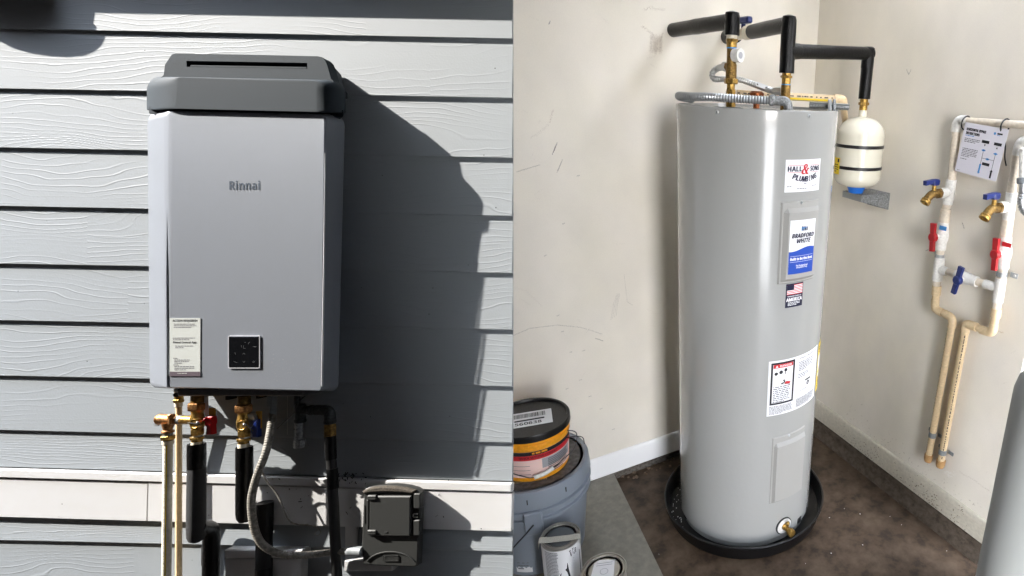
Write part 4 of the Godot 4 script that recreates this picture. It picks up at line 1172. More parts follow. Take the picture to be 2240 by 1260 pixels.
func switch_box() -> void:
	var d := 0.045
	var b := thing("switch_box", "black electrical switch box with an arched dusty top, low on the wall", "electrical box", L(855, 1240, 0.0), "", VB)
	var cx := 854.0; var cy := 1155.0
	var o := outline([[792, 1236], [788.5, 1200], [794, 1073], [797, 1070], [812, 1066], [830, 1063.5], [848, 1063], [868, 1064], [890, 1067], [909, 1072], [919, 1078], [918, 1130], [914, 1238], [905, 1242], [850, 1240]], cx, cy, d)
	o.reverse()
	var ob := PackedVector2Array()
	for q in o: ob.append(Vector2(q.x * 0.76, q.y * 0.94))
	var xf := Transform3D(VB, L(cx, cy, d) - VB.z * d)
	part(b, "case", g().loft(xf, [ob, o, o, Geo.inset(o, 0.004)], [0.002, d - 0.016, d - 0.005, d - 0.001]), M.box_plastic)
	var hood := outline([[795, 1073], [812, 1066], [830, 1063.5], [848, 1063], [868, 1064], [890, 1067], [909, 1072], [905, 1079], [880, 1076], [846, 1074.5], [812, 1076], [797, 1080]], cx, cy, d)
	hood.reverse()
	part(b, "hood", g().prism(xf, hood, d - 0.004, d + 0.006, 0.003), M.box_dust)
	var dr := outline([[812, 1083], [902, 1083], [901, 1171], [811, 1170]], cx, cy, d)
	dr.reverse()
	part(b, "door_gap", g().prism(xf, outline([[808, 1172.5], [903.5, 1173.5], [904.5, 1081], [808, 1081]], cx, cy, d), d - 0.003, d + 0.0006), M.recess_shade_gasket)
	var dn := part(b, "door", g().prism(xf, dr, d - 0.002, d + 0.007, 0.0025), M.box_plastic)
	part(dn, "door_notch", lbox(g(), 841, 1163, 847, 1166, d, d + 0.008), M.recess_shade_gasket)
	for yy in [1084.0, 1160.0]:
		var hg := part(b, "hinge", lbox(g(), 802, yy, 822, yy + 11, d, d + 0.010, 0.002), M.box_plastic)
		for k in 2: part(hg, "hinge_slot", lbox(g(), 803, yy + 2.5 + k * 4, 821, yy + 4.5 + k * 4, d, d + 0.0108), M.recess_shade_gasket)
	part(b, "hinge_rod", lbox(g(), 801, 1094, 806, 1162, d, d + 0.006, 0.001), M.recess_shade_gasket)
	part(b, "side_slot", lbox(g(), 795.5, 1106, 798.5, 1145, d - 0.004, d + 0.0004), M.recess_shade_gasket)
	part(b, "latch_block", lbox(g(), 904, 1080, 919, 1113, d - 0.01, d + 0.006, 0.002), M.box_plastic)
	part(b, "latch_block", lbox(g(), 903, 1138, 918, 1172, d - 0.01, d + 0.004, 0.002), M.box_plastic)
	var la := part(b, "latch_loop", g().sweep(arc_path(lrow([[914, 1124, d], [904, 1124, d], [903.5, 1131, d], [914, 1131, d]], d), 0.003), 0.0014, 8), M.chrome)
	part(b, "latch_shade", lbox(g(), 902, 1115, 917, 1137, d - 0.01, d - 0.0006), M.recess_shade_gasket)  # plate standing in for the shade behind the latch
	# half-round relief with the raised name
	var arcp := []
	for k in 13:
		var a := PI * (0.14 + 0.72 * k / 12.0)
		arcp.append([854 + cos(a) * 57, 1243 - sin(a) * 36.0, d + 0.0005])
	part(b, "arch_groove", g().sweep(lrow(arcp, d), 0.0016, 6), M.recess_shade_gasket)
	var nm := g()
	ink_text(nm, flat_map(L(854.5, 1221, d + 0.0012), VB.x, VB.y), "EATON", 0, 0, 28 * s(d), 8.5 * s(d))
	part(b, "raised_name", nm, M.recess_shade_gasket)
	part(b, "name_frame", frame_geo(lxf(854.5, 1221, d + 0.0008), 33 * s(d), 13 * s(d), 31.5 * s(d), 11.5 * s(d), 0.0005, -0.001, 0.0006), M.recess_shade_gasket)

# ------------------------------------------------------------------ the tank water heater in the garage corner
func bent_plate(a0: float, a1: float, y0: float, y1: float, r0: float, r1: float, ba: float, by: float, n := 8) -> Geo:   # a raised plate wrapped on the tank, with sloping edges
	var geo := g()
	geo.smooth = 30.0
	var as_ := [a0, a0 + ba]
	for i in range(1, n): as_.append(lerpf(a0 + ba, a1 - ba, float(i) / n))
	as_.append(a1 - ba); as_.append(a1)
	var ys := [y0, y0 + by, y1 - by, y1]
	for i in as_.size() - 1:
		for j in 3:
			var P := func(ii: int, jj: int) -> Vector3:
				var edge: bool = ii == 0 or ii == as_.size() - 1 or jj == 0 or jj == 3
				return tank_at(as_[ii], ys[jj], r0 if edge else r1)
			var n_ := tank_at(as_[i], 0, 1.0) - TANK
			geo.quad_to(n_, P.call(i, j), P.call(i + 1, j), P.call(i + 1, j + 1), P.call(i, j + 1))
	return geo
func bent_sheet(m: Callable, w: float, h: float, n := 8) -> Geo:
	var geo := g()
	ink_rect(geo, m, 0, 0, w, h, n)
	return geo
func bent_frame(x0: float, y0: float, x1: float, y1: float, t: float, m: Callable) -> Geo:
	var geo := g()
	ink_rect(geo, m, x0, y0, x1, y0 + t, 4); ink_rect(geo, m, x0, y1 - t, x1, y1, 4)
	ink_rect(geo, m, x0, y0 + t, x0 + t, y1 - t); ink_rect(geo, m, x1 - t, y0 + t, x1, y1 - t)
	return geo

func tank() -> void:
	var pan := thing("drain_pan", "round black plastic drain pan under the tall grey tank", "drain pan", TANK)
	part(pan, "tray", g().lathe(TANK, Vector3.UP, [Vector2(0, 0.002), Vector2(0.296, 0.002), Vector2(0.303, 0.006), Vector2(0.313, 0.062), Vector2(0.319, 0.063), Vector2(0.3195, 0.066), Vector2(0.3165, 0.0675), Vector2(0.311, 0.066), Vector2(0.299, 0.010), Vector2(0.0, 0.0075)], 96), M.pan_plastic)
	var gr := g()
	for i in 26:
		var a := rng.randf_range(-1.9, -0.9); var r := rng.randf_range(0.262, 0.294)
		gr.box(Transform3D(Basis(Vector3.UP, rng.randf() * 3), TANK + Vector3(sin(a) * r, 0.011, cos(a) * r)), Vector3(rng.randf_range(0.0015, 0.004), 0.002, rng.randf_range(0.001, 0.003)))
	part(pan, "grit", gr, M.paper).set_meta("kind", "stuff")
	var t := thing("water_heater_tank", "tall pale grey cylindrical water heater standing in the garage corner", "water heater", TANK + Vector3(0, 0.0105, 0))
	var top := 1.543
	part(t, "shell", g().lathe(TANK, Vector3.UP, [Vector2(TR - 0.012, 0.0105), Vector2(TR - 0.006, 0.012), Vector2(TR - 0.003, 0.034), Vector2(TR, 0.037), Vector2(TR, 1.500), Vector2(TR - 0.004, 1.502)], 128), M.tank_enamel)
	var rim := part(t, "top_rim", g().lathe(TANK, Vector3.UP, [Vector2(TR - 0.004, 1.499), Vector2(TR + 0.0012, 1.4995), Vector2(TR + 0.0015, top - 0.004), Vector2(TR - 0.001, top), Vector2(TR - 0.006, top + 0.0005), Vector2(TR - 0.007, top - 0.006), Vector2(0, top - 0.007)], 128), M.tank_enamel)
	for q in [[1568.5, 245.0], [1770.0, 254.0]]:
		var e := on_tank(q[0], q[1], TR + 0.0015)
		var c := tank_at(e.x, e.y, TR + 0.001)
		var ax := (tank_at(e.x, e.y, 1.0) - Vector3(TANK.x, e.y, TANK.z)).normalized()
		var sc := part(rim, "screw", g().lathe(c, ax, [Vector2(0.0062, 0), Vector2(0.0062, 0.001), Vector2(0.0045, 0.003), Vector2(0.002, 0.0038), Vector2(0, 0.0038)], 14), M.steel)
		part(sc, "slot", g().box(Transform3D(Basis.looking_at(-ax, Vector3.UP), c + ax * 0.0036), Vector3(0.0012, 0.006, 0.001)), M.recess_shade_gasket)
	# upper access panel
	var a0 := on_tank(1706, 530).x; var a1 := on_tank(1784, 520).x
	var yt := on_tank(1713, 441).y; var yb := on_tank(1703, 621).y
	part(t, "panel_backing", bent_plate(a0 - 0.012, a1 + 0.006, yb - 0.002, yt, TR, TR + 0.0045, 0.02, 0.004), M.panel_enamel)
	var pu := part(t, "upper_panel", bent_plate(a0 + 0.022, a1 - 0.012, yb + 0.006, yt - 0.020, TR + 0.004, TR + 0.0165, 0.05, 0.012), M.panel_enamel)
	var ma := on_tank(1754, 443, TR + 0.005)
	part(t, "panel_screw", g().lathe(tank_at(ma.x, ma.y, TR + 0.004), tank_at(ma.x, 0, 1.0) - TANK, [Vector2(0.005, 0), Vector2(0.005, 0.001), Vector2(0.003, 0.003), Vector2(0, 0.003)], 12), M.steel)
	# maker's label on it: white above, blue below a wave
	var R := TR + 0.0172
	var q0 := on_tank(1726.5, 540, R); var q1 := on_tank(1780.5, 530, R)
	var yt2 := on_tank(1729, 483, R).y; var yb2 := on_tank(1724, 601, R).y
	var w := (q1.x - q0.x) * R; var h := yt2 - yb2
	var m := round_map(q0.x, yb2, R); var m2 := round_map(q0.x, yb2, R + 0.0004); var m3 := round_map(q0.x, yb2, R + 0.0008)
	var lab := part(pu, "maker_label", bent_sheet(m, w, h), M.paper, "white and blue maker label")
	var bl := g()
	var n := 14
	for i in n:
		var x0 := w * i / n; var x1 := w * (i + 1) / n
		var wave := func(x: float) -> float: return h * (0.47 - 0.045 * cos(x / w * 4.2 - 0.2) - 0.02 * x / w)
		bl.quad_to(map_normal(m2, x0, 0), m2.call(x0, 0), m2.call(x1, 0), m2.call(x1, wave.call(x1)), m2.call(x0, wave.call(x0)))
	part(lab, "blue_field", bl, M.print_blue)
	var tx := g()
	ink_text(tx, m2, "BRADFORD", w * 0.52, h * 0.715, w * 0.86, h * 0.078, true, 0.2, 0.0, "Droid Sans", 0.0007)
	ink_text(tx, m2, "WHITE", w * 0.53, h * 0.615, w * 0.56, h * 0.078, true, 0.2, 0.0, "Droid Sans", 0.0007)
	for k in 4:       # the emblem: a drum of slats with a slanting shadow
		ink_poly(tx, m2, PackedVector2Array([Vector2(w * (0.42 + k * 0.065), h * 0.80), Vector2(w * (0.47 + k * 0.065), h * 0.80), Vector2(w * (0.47 + k * 0.065), h * (0.88 - 0.004 * k)), Vector2(w * (0.42 + k * 0.065), h * (0.885 - 0.004 * k))]))
	part(lab, "lettering", tx, M.print_navy)
	var em := g()
	for k in 3: ink_rect(em, m3, w * 0.42, h * (0.805 + k * 0.024), w * (0.46 + 0.09 * k), h * (0.816 + k * 0.024))
	part(lab, "emblem_stripe", em, M.print_sky)
	var wt := g()
	ink_text(wt, m3, "Built to be the Best", w * 0.5, h * 0.285, w * 0.88, h * 0.052, true, 0.0, 0.0, "Droid Sans", 0.0003)
	ink_rect(wt, m3, w * 0.05, h * 0.335, w * 0.95, h * 0.340, 4); ink_rect(wt, m3, w * 0.05, h * 0.225, w * 0.95, h * 0.230, 4)
	ink_text(wt, m3, "For Professional", w * 0.52, h * 0.155, w * 0.46, h * 0.036)
	ink_text(wt, m3, "Installation Only", w * 0.52, h * 0.115, w * 0.44, h * 0.036)
	part(lab, "slogan", wt, M.print_white)
	# the plumber's label above
	R = TR + 0.0006
	q0 = on_tank(1717.5, 386, R); q1 = on_tank(1793, 381, R)
	yt2 = on_tank(1757, 349, R).y; yb2 = on_tank(1753, 419.5, R).y
	w = (q1.x - q0.x) * R; h = yt2 - yb2
	m = round_map(q0.x, yb2, R); m2 = round_map(q0.x, yb2, R + 0.0005)
	lab = part(t, "plumber_label", bent_sheet(m, w, h), M.paper, "white plumber label above the upper panel")
	tx = g()
	ink_text(tx, m2, "HALL", w * 0.235, h * 0.715, w * 0.36, h * 0.15, true, 0.0, 0.0, "Droid Sans", 0.0006)
	ink_text(tx, m2, "SONS", w * 0.805, h * 0.715, w * 0.29, h * 0.15, true, 0.0, 0.0, "Droid Sans", 0.0006)
	for i in 8:
		var e := (i - 3.5) / 3.5
		ink_text(tx, m2, "PLUMBING"[i], w * (0.53 + e * 0.30), h * (0.395 + 0.085 * e * e), w * (0.03 if i == 5 else 0.078), h * 0.165, true, 0.1, e * 0.38, "Droid Sans", 0.0006)
	ink_text(tx, m2, "INC.", w * 0.54, h * 0.255, w * 0.10, h * 0.05)
	part(lab, "lettering", tx, M.print_navy)
	tx = g()
	ink_text(tx, m2, "&", w * 0.525, h * 0.70, w * 0.20, h * 0.31, true, 0.25, 0.0, "Droid Serif", 0.0008)
	ink_rect(tx, m2, w * 0.06, h * 0.815, w * 0.46, h * 0.827, 3); ink_rect(tx, m2, w * 0.62, h * 0.815, w * 0.95, h * 0.827, 3)
	ink_rect(tx, m2, w * 0.06, h * 0.60, w * 0.44, h * 0.612, 3); ink_rect(tx, m2, w * 0.60, h * 0.60, w * 0.95, h * 0.612, 3)
	part(lab, "ampersand", tx, M.print_red)
	tx = g()
	ink_small(tx, m2, w * 0.05, h * 0.19, w * 0.28, 1, h * 0.06); ink_small(tx, m2, w * 0.75, h * 0.19, w * 0.20, 1, h * 0.06); ink_small(tx, m2, w * 0.31, h * 0.115, w * 0.46, 1, h * 0.06)
	part(lab, "small_print", tx, M.print_grey)
	# flag sticker under the panel
	q0 = on_tank(1718.5, 648, R); q1 = on_tank(1755.5, 645, R)
	yt2 = on_tank(1722, 622, R).y; yb2 = on_tank(1716, 674.5, R).y
	w = (q1.x - q0.x) * R; h = yt2 - yb2
	m = round_map(q0.x, yb2, R); m2 = round_map(q0.x, yb2, R + 0.0005); m3 = round_map(q0.x, yb2, R + 0.0009)
	lab = part(t, "flag_sticker", bent_sheet(m, w, h), M.print_navy, "small sticker with a striped flag")
	tx = g(); var rd := g(); var cn := g()
	for k in 13:
		ink_rect(rd if k % 2 == 0 else tx, m2, w * 0.06, h * (0.955 - k * 0.0318 - 0.0318), w * 0.96, h * (0.955 - k * 0.0318), 3)
	ink_rect(cn, m3, w * 0.06, h * (0.955 - 7 * 0.0318), w * 0.44, h * 0.955, 2)
	ink_text(tx, m2, "MANUFACTURED IN", w * 0.5, h * 0.47, w * 0.78, h * 0.05)
	ink_text(tx, m2, "AMERICA", w * 0.5, h * 0.33, w * 0.90, h * 0.14, true, 0.0, 0.0, "Droid Sans", 0.0004)
	ink_small(tx, m2, w * 0.14, h * 0.22, w * 0.74, 3, h * 0.055)
	part(lab, "lettering", tx, M.print_white)
	part(lab, "red_stripe", rd, M.print_red)
	part(lab, "star_field", cn, M.print_navy)
	# danger and rating label
	q0 = on_tank(1679.5, 850, R); q1 = on_tank(1784, 810, R)
	yt2 = on_tank(1682, 791.5, R).y; yb2 = on_tank(1677, 911.5, R).y
	w = (q1.x - q0.x) * R; h = yt2 - yb2
	m = round_map(q0.x, yb2, R); m2 = round_map(q0.x, yb2, R + 0.0005); m3 = round_map(q0.x, yb2, R + 0.0009)
	lab = part(t, "rating_label", bent_sheet(m, w, h, 12), M.paper, "white rating label with a danger panel")
	var dw := w * 0.42
	part(lab, "danger_frame", bent_frame(w * 0.035, h * 0.20, dw, h * 0.965, w * 0.030, m2), M.print_dark)
	rd = g()
	ink_rect(rd, m2, w * 0.07, h * 0.865, dw - w * 0.035, h * 0.930, 3)
	part(lab, "danger_band", rd, M.print_red)
	rd = g()
	ink_poly(rd, m2, PackedVector2Array([Vector2(w * 0.25, h * 0.565), Vector2(w * 0.34, h * 0.545), Vector2(w * 0.36, h * 0.585), Vector2(w * 0.28, h * 0.605)]))
	part(lab, "drawn_hand", rd, M.print_red)
	tx = g()
	ink_text(tx, m3, "DANGER", w * 0.265, h * 0.898, w * 0.19, h * 0.036)
	ink_poly(tx, m3, PackedVector2Array([Vector2(w * 0.10, h * 0.878), Vector2(w * 0.145, h * 0.878), Vector2(w * 0.122, h * 0.918)]))
	part(lab, "danger_word", tx, M.print_white)
	tx = g()
	# the drawing: a tap with its jet over a hand in a basin
	ink_poly(tx, m2, ring_poly(w * 0.115, h * 0.765, w * 0.026, 10)); ink_poly(tx, m2, ring_poly(w * 0.19, h * 0.785, w * 0.030, 10)); ink_poly(tx, m2, ring_poly(w * 0.265, h * 0.815, w * 0.026, 10))
	ink_line(tx, m2, [Vector2(w * 0.10, h * 0.765), Vector2(w * 0.28, h * 0.80)], w * 0.022)
	ink_line(tx, m2, [Vector2(w * 0.255, h * 0.79), Vector2(w * 0.262, h * 0.74)], w * 0.012)
	ink_line(tx, m2, [Vector2(w * 0.20, h * 0.575), Vector2(w * 0.26, h * 0.595), Vector2(w * 0.23, h * 0.64)], w * 0.016)
	ink_line(tx, m2, [Vector2(w * 0.26, h * 0.58), Vector2(w * 0.255, h * 0.65)], w * 0.010)
	ink_line(tx, m2, [Vector2(w * 0.20, h * 0.568), Vector2(w * 0.35, h * 0.545)], w * 0.010)
	ink_text(tx, m2, "AUTOMATIC STORAGE WATER HEATER", w * 0.72, h * 0.945, w * 0.44, h * 0.026)
	ink_rect(tx, m2, w * 0.66, h * 0.475, w * 0.80, h * 0.505, 3)
	ink_poly(tx, m2, ring_poly(w * 0.735, h * 0.42, w * 0.036, 14))
	part(lab, "black_print", tx, M.print_dark)
	tx = g()
	ink_text(tx, m3, "UL", w * 0.735, h * 0.42, w * 0.036, h * 0.034)
	part(lab, "mark_letters", tx, M.print_white)
	tx = g()
	ink_small(tx, m2, w * 0.08, h * 0.53, w * 0.28, 9, h * 0.034, 0.5)
	ink_small(tx, m2, w * 0.03, h * 0.175, w * 0.40, 7, h * 0.023, 0.55)
	ink_small(tx, m2, w * 0.50, h * 0.88, w * 0.36, 6, h * 0.030, 0.5)
	ink_small(tx, m2, w * 0.50, h * 0.66, w * 0.26, 3, h * 0.030, 0.5)
	ink_small(tx, m2, w * 0.56, h * 0.335, w * 0.30, 1, h * 0.028, 0.5)
	ink_small(tx, m2, w * 0.485, h * 0.20, w * 0.48, 8, h * 0.021, 0.6)
	ink_rect(tx, m2, w * 0.465, h * 0.21, w * 0.468, h * 0.92)
	ink_rect(tx, m2, w * 0.92, h * 0.55, w * 0.924, h * 0.90)
	part(lab, "small_print", tx, M.print_grey)
	# yellow energy label, wrapping out of sight
	var y2 := on_tank(1787, 810, R)
	var yw := 0.16
	var mt := on_tank(1788, 757, R).y; var mb := on_tank(1781, 861, R).y
	m = round_map(y2.x, mb, R + 0.0002); m2 = round_map(y2.x, mb, R + 0.0007)
	var eg := part(t, "energy_label", bent_sheet(m, yw, mt - mb, 10), M.print_yellow, "yellow energy guide label")
	tx = g()
	ink_text(tx, m2, "ENERGYGUIDE", yw * 0.5, (mt - mb) * 0.86, yw * 0.88, (mt - mb) * 0.13)
	ink_small(tx, m2, 0.01, (mt - mb) * 0.26, yw * 0.8, 4, 0.010)
	part(eg, "lettering", tx, M.print_dark)
	tx = g()
	ink_rect(tx, m2, 0.006, (mt - mb) * 0.42, yw - 0.006, (mt - mb) * 0.74, 6)
	ink_rect(tx, m2, 0.008, (mt - mb) * 0.29, yw * 0.5, (mt - mb) * 0.36, 3)
	part(eg, "white_field", tx, M.paper)
	# lower access panel
	a0 = on_tank(1686, 1040).x; a1 = on_tank(1754, 1010).x
	yt = on_tank(1690, 958).y; yb = on_tank(1684, 1102).y
	part(t, "panel_backing", bent_plate(a0 - 0.004, a1, yb, yt, TR, TR + 0.003, 0.012, 0.004), M.panel_enamel)
	part(t, "lower_panel", bent_plate(a0 + 0.020, a1 - 0.004, yb + 0.002, yt - 0.022, TR + 0.002, TR + 0.0135, 0.035, 0.012), M.panel_enamel)
	ma = on_tank(1726, 953, TR + 0.003)
	part(t, "panel_screw", g().lathe(tank_at(ma.x, ma.y, TR + 0.002), tank_at(ma.x, 0, 1.0) - TANK, [Vector2(0.005, 0), Vector2(0.005, 0.001), Vector2(0.003, 0.003), Vector2(0, 0.003)], 12), M.steel)
	# drain tap in its ring, and a black plate beside it
	var dv := on_tank(1714, 1149)
	var dc := tank_at(dv.x, dv.y, TR - 0.004); var da := (tank_at(dv.x, 0, 1.0) - TANK).normalized()
	part(t, "drain_gasket", g().lathe(dc, da, [Vector2(0.0345, 0), Vector2(0.0345, 0.007), Vector2(0.031, 0.0078), Vector2(0, 0.0078)], 32), M.recess_shade_gasket)
	part(t, "drain_ring", g().lathe(dc, da, [Vector2(0.0305, 0), Vector2(0.0305, 0.0095), Vector2(0.028, 0.0105), Vector2(0.014, 0.0105)], 32), M.pvc_white)
	var tap := part(t, "drain_tap", g().lathe(dc, da, [Vector2(0.013, 0.008), Vector2(0.013, 0.015), Vector2(0.0095, 0.017), Vector2(0.0095, 0.040), Vector2(0.0145, 0.042), Vector2(0.0150, 0.053), Vector2(0.0135, 0.057), Vector2(0.008, 0.059), Vector2(0.0, 0.0595)], 18), M.brass, "brass drain tap")
	part(tap, "tap_handle", g().lathe(dc + da * 0.026 + Vector3(0, 0.008, 0), Vector3.UP + da * 0.1, [Vector2(0.005, 0), Vector2(0.004, 0.010), Vector2(0.007, 0.012), Vector2(0.0078, 0.020), Vector2(0.005, 0.024), Vector2(0, 0.025)], 12), M.brass)
	var pl := on_tank(1748, 1137, TR)
	part(t, "foot_plate", bent_plate(pl.x - 0.045, pl.x + 0.045, pl.y - 0.014, pl.y + 0.012, TR - 0.001, TR + 0.002, 0.005, 0.002), M.pan_plastic)

# ------------------------------------------------------------------ pipes on top of the tank
func tank_pipes() -> void:
	var dt := depth_of(Vector3(TANK.x, 1.54, TANK.z))
	var P := func(x: float, y: float, more := 0.0) -> Vector3: return deep(x, y, dt + more)
	var up := Vector3.UP
	var base := func(x: float) -> Vector3:     # where the vertical through that pixel meets the tank top
		var q: Vector3 = P.call(x, 222.0)
		return Vector3(q.x, 1.537, TANK.z)
	var hb: Vector3 = base.call(1598.5); var cb: Vector3 = base.call(1717.5)
	var yh := func(b: Vector3, y: float) -> float:   # height on the vertical through b that is seen at pixel row y
		var a := b; var best := 0.0; var lo := 1.2; var hi := 2.3
		for i in 40:
			best = (lo + hi) / 2
			var q := VB.inverse() * (Vector3(b.x, best, b.z) - EYE)
			if CY - F * q.y / -q.z > y: lo = best
			else: hi = best
		return best
	var H := func(y: float) -> Vector3: return Vector3(hb.x, yh.call(hb, y), hb.z)
	var C := func(y: float) -> Vector3: return Vector3(cb.x, yh.call(cb, y), cb.z)
	var k := dt / F
	# ---- hot side: mixing valve on the outlet
	var mv := thing("mixing_valve", "upright brass mixing valve with a round white knob on the tank", "valve", hb)
	part(mv, "tailpiece", hexnut(g(), Vector3(hb.x, 1.5365, hb.z), H.call(195), 11.2 * k), M.brass)
	part(mv, "nipple", g().rod(H.call(197), H.call(182), 9.0 * k), M.brass)
	part(mv, "union_nut", hexnut(g(), H.call(184), H.call(171.5), 15.5 * k), M.brass)
	part(mv, "body", g().lathe(H.call(172), up, [Vector2(10.5 * k, 0), Vector2(11.8 * k, 2 * k), Vector2(11.8 * k, 28 * k), Vector2(10.2 * k, 31 * k), Vector2(10.2 * k, 64 * k), Vector2(9.6 * k, 66 * k)], 20), M.old_brass)
	part(mv, "seal_tape", g().rod(H.call(106.5), H.call(103.5), 10.8 * k), M.print_sky)
	part(mv, "adapter", g().rod(H.call(104.5), H.call(84), 11.0 * k, 0.0012), M.brass)
	part(mv, "adapter_nut", hexnut(g(), H.call(92), H.call(84.5), 13.3 * k), M.brass)
	part(mv, "white_socket", g().rod(H.call(85), H.call(74), 11.5 * k), M.cpvc_white)
	var kc: Vector3 = H.call(121)
	var kx := (VB.x * 0.80 + (EYE - kc).normalized() * 0.60).normalized()
	kx = Vector3(kx.x, 0.0, kx.z).normalized()
	var knob := part(mv, "knob", g().lathe(kc + kx * 6.0 * k, kx, [Vector2(11.5 * k, 0), Vector2(13.4 * k, 1.5 * k), Vector2(14.2 * k, 18 * k), Vector2(13.6 * k, 19.5 * k), Vector2(12.0 * k, 19.0 * k), Vector2(0, 18.6 * k)], 28), M.pvc_white, "round white knob")
	part(knob, "knob_mark", g().lathe(kc + kx * 24.7 * k, kx, [Vector2(7.0 * k, 0), Vector2(7.0 * k, 0.3 * k), Vector2(0, 0.3 * k)], 18), M.print_soft)
	part(mv, "side_port", g().rod(kc, kc + kx * 7.0 * k, 8.0 * k), M.old_brass)
	var sd: Vector3 = H.call(146)
	var back := -LN
	var pl := (-VB.x * 0.75 - VB.z * 0.65); pl = Vector3(pl.x, 0, pl.z).normalized()
	part(mv, "return_port", g().rod(sd, sd + pl * 15.0 * k, 8.5 * k, 0.001), M.old_brass)
	# ---- hot insulation: up, over and into the wall
	var hi := thing("hot_insulation", "black taped pipe cover from the knobbed valve to the left wall", "pipe insulation", H.call(60), "pipe covers over the tank")
	var r := 16.0 * k
	var he: Vector3 = H.call(46.5)
	var wl := lw(1472, 66)
	part(hi, "riser", g().lathe(H.call(77.5), up, [Vector2(r * 0.72, 0.0005), Vector2(r, 0), Vector2(r * 1.01, 0.030), Vector2(r * 1.03, 0.033), Vector2(r, 0.05), Vector2(r * 1.02, he.y - H.call(77.5).y + r * 0.55), Vector2(r * 0.9, he.y - H.call(77.5).y + r * 1.05), Vector2(r * 0.25, he.y - H.call(77.5).y + r * 1.22), Vector2(0, he.y - H.call(77.5).y + r * 1.22)], 16), M.black_tape)
	part(hi, "branch", g().sweep([he, he.lerp(wl, 0.4), he.lerp(wl, 0.405), he.lerp(wl, 0.62), he.lerp(wl, 0.625), wl], [r * 1.0, r * 1.0, r * 1.03, r * 1.03, r * 0.99, r * 0.99], 20), M.black_tape)
	part(hi, "tape_edge", g().sweep([he.lerp(wl, 0.54), he.lerp(wl, 0.57)], r * 1.05, 20), M.black_tape)
	# ---- cold side: ball valve on the wall stub, cover, tee to the expansion tank
	var ce: Vector3 = C.call(53)
	var wc := lw(1590, 81)
	var cs := thing("cold_shutoff", "beige ball valve with a blue handle behind the first black pipe cover", "valve", ce.lerp(wc, 0.6))
	var va := ce.lerp(wc, 0.53); var vb := ce.lerp(wc, 0.86)
	part(cs, "body", g().lathe(va, vb - va, [Vector2(0.013, 0), Vector2(0.0185, 0.002), Vector2(0.0185, 0.024), Vector2(0.0235, 0.030), Vector2(0.0235, 0.055), Vector2(0.0185, 0.060), Vector2(0.0185, va.distance_to(vb))], 18), M.cpvc_white)
	var vm := va.lerp(vb, 0.5)
	part(cs, "stem", g().rod(vm + up * 0.018, vm + up * 0.034, 0.008), M.blue_plastic)
	part(cs, "handle", g().box(Transform3D(Basis(-LN, up, LD), vm + up * 0.043 + LN * 0.012), Vector3(0.062, 0.022, 0.026), 0.005), M.blue_plastic, "blue lever handle")
	var cw := thing("wall_stub_cover", "short black pipe cover between the beige valve and the wall", "pipe insulation", wc, "pipe covers over the tank")
	part(cw, "cover", g().rod(ce.lerp(wc, 0.82), wc, r * 1.12, 0.003), M.black_tape)
	var ci := thing("cold_insulation", "black taped tee-shaped pipe cover from the beige valve to the small tank", "pipe insulation", C.call(100), "pipe covers over the tank")
	var cy0: float = C.call(160).y
	part(ci, "riser", g().lathe(C.call(160), up, [Vector2(r * 0.7, 0.0005), Vector2(r * 1.02, 0), Vector2(r * 1.0, 0.03), Vector2(r * 1.03, 0.06), Vector2(r * 1.0, 0.08), Vector2(r * 1.02, 0.12), Vector2(r, ce.y - cy0 + r * 0.5), Vector2(r * 0.86, ce.y - cy0 + r * 0.95), Vector2(r * 0.3, ce.y - cy0 + r * 1.12), Vector2(0, ce.y - cy0 + r * 1.12)], 16), M.black_tape)
	part(ci, "branch", g().sweep([ce, ce.lerp(wc, 0.28), ce.lerp(wc, 0.285), ce.lerp(wc, 0.55)], [r, r, r * 1.02, r * 1.0], 20), M.black_tape)
	var xt := expansion_at()
	var ct: Vector3 = C.call(112)
	var top_y := deep(1886, 117, depth_of(Vector3(xt.x, 1.7, xt.z))).y
	var xe := Vector3(xt.x, top_y, xt.z)
	var rb := r * 0.95
	part(ci, "cross_arm", g().sweep([ct, ct.lerp(xe, 0.12), ct.lerp(xe, 0.14), ct.lerp(xe, 0.5), ct.lerp(xe, 0.51), xe + (xe - ct).normalized() * rb * 0.6], [rb * 1.15, rb * 1.05, rb, rb, rb * 0.98, rb * 0.98], 18), M.black_tape)
	var dn := Vector3(xt.x, deep(1876, 216, depth_of(xe)).y, xt.z)
	part(ci, "drop", g().lathe(Vector3(xe.x, xe.y + rb * 1.02, xe.z), Vector3.DOWN, [Vector2(0, 0), Vector2(rb * 0.7, 0.001), Vector2(rb * 0.98, 0.006), Vector2(rb, 0.02), Vector2(rb * 1.02, 0.07), Vector2(rb * 0.98, 0.072), Vector2(rb * 0.96, xe.y + rb * 1.02 - dn.y), Vector2(rb * 0.6, xe.y + rb * 1.02 - dn.y + 0.0005)], 16), M.black_tape)
	# ---- cold inlet fittings
	var ca := thing("cold_inlet", "brass cold inlet fittings under the tee-shaped black cover", "pipe fitting", cb)
	part(ca, "body", g().lathe(Vector3(cb.x, 1.5365, cb.z), up, [Vector2(10.5 * k, 0), Vector2(10.5 * k, C.call(186).y - 1.5365)], 18), M.old_brass)
	part(ca, "seal_tape", g().rod(C.call(187), C.call(184), 10.2 * k), M.print_sky)
	part(ca, "adapter", g().rod(C.call(185), C.call(160), 9.8 * k), M.brass)
	part(ca, "adapter_nut", hexnut(g(), C.call(171), C.call(165), 13.0 * k), M.brass)
	# ---- braided return hose, behind
	var fh := thing("corrugated_hose", "looping corrugated steel hose linking the two brass fittings", "hose", sd)
	var s0: Vector3 = sd + pl * 14.0 * k
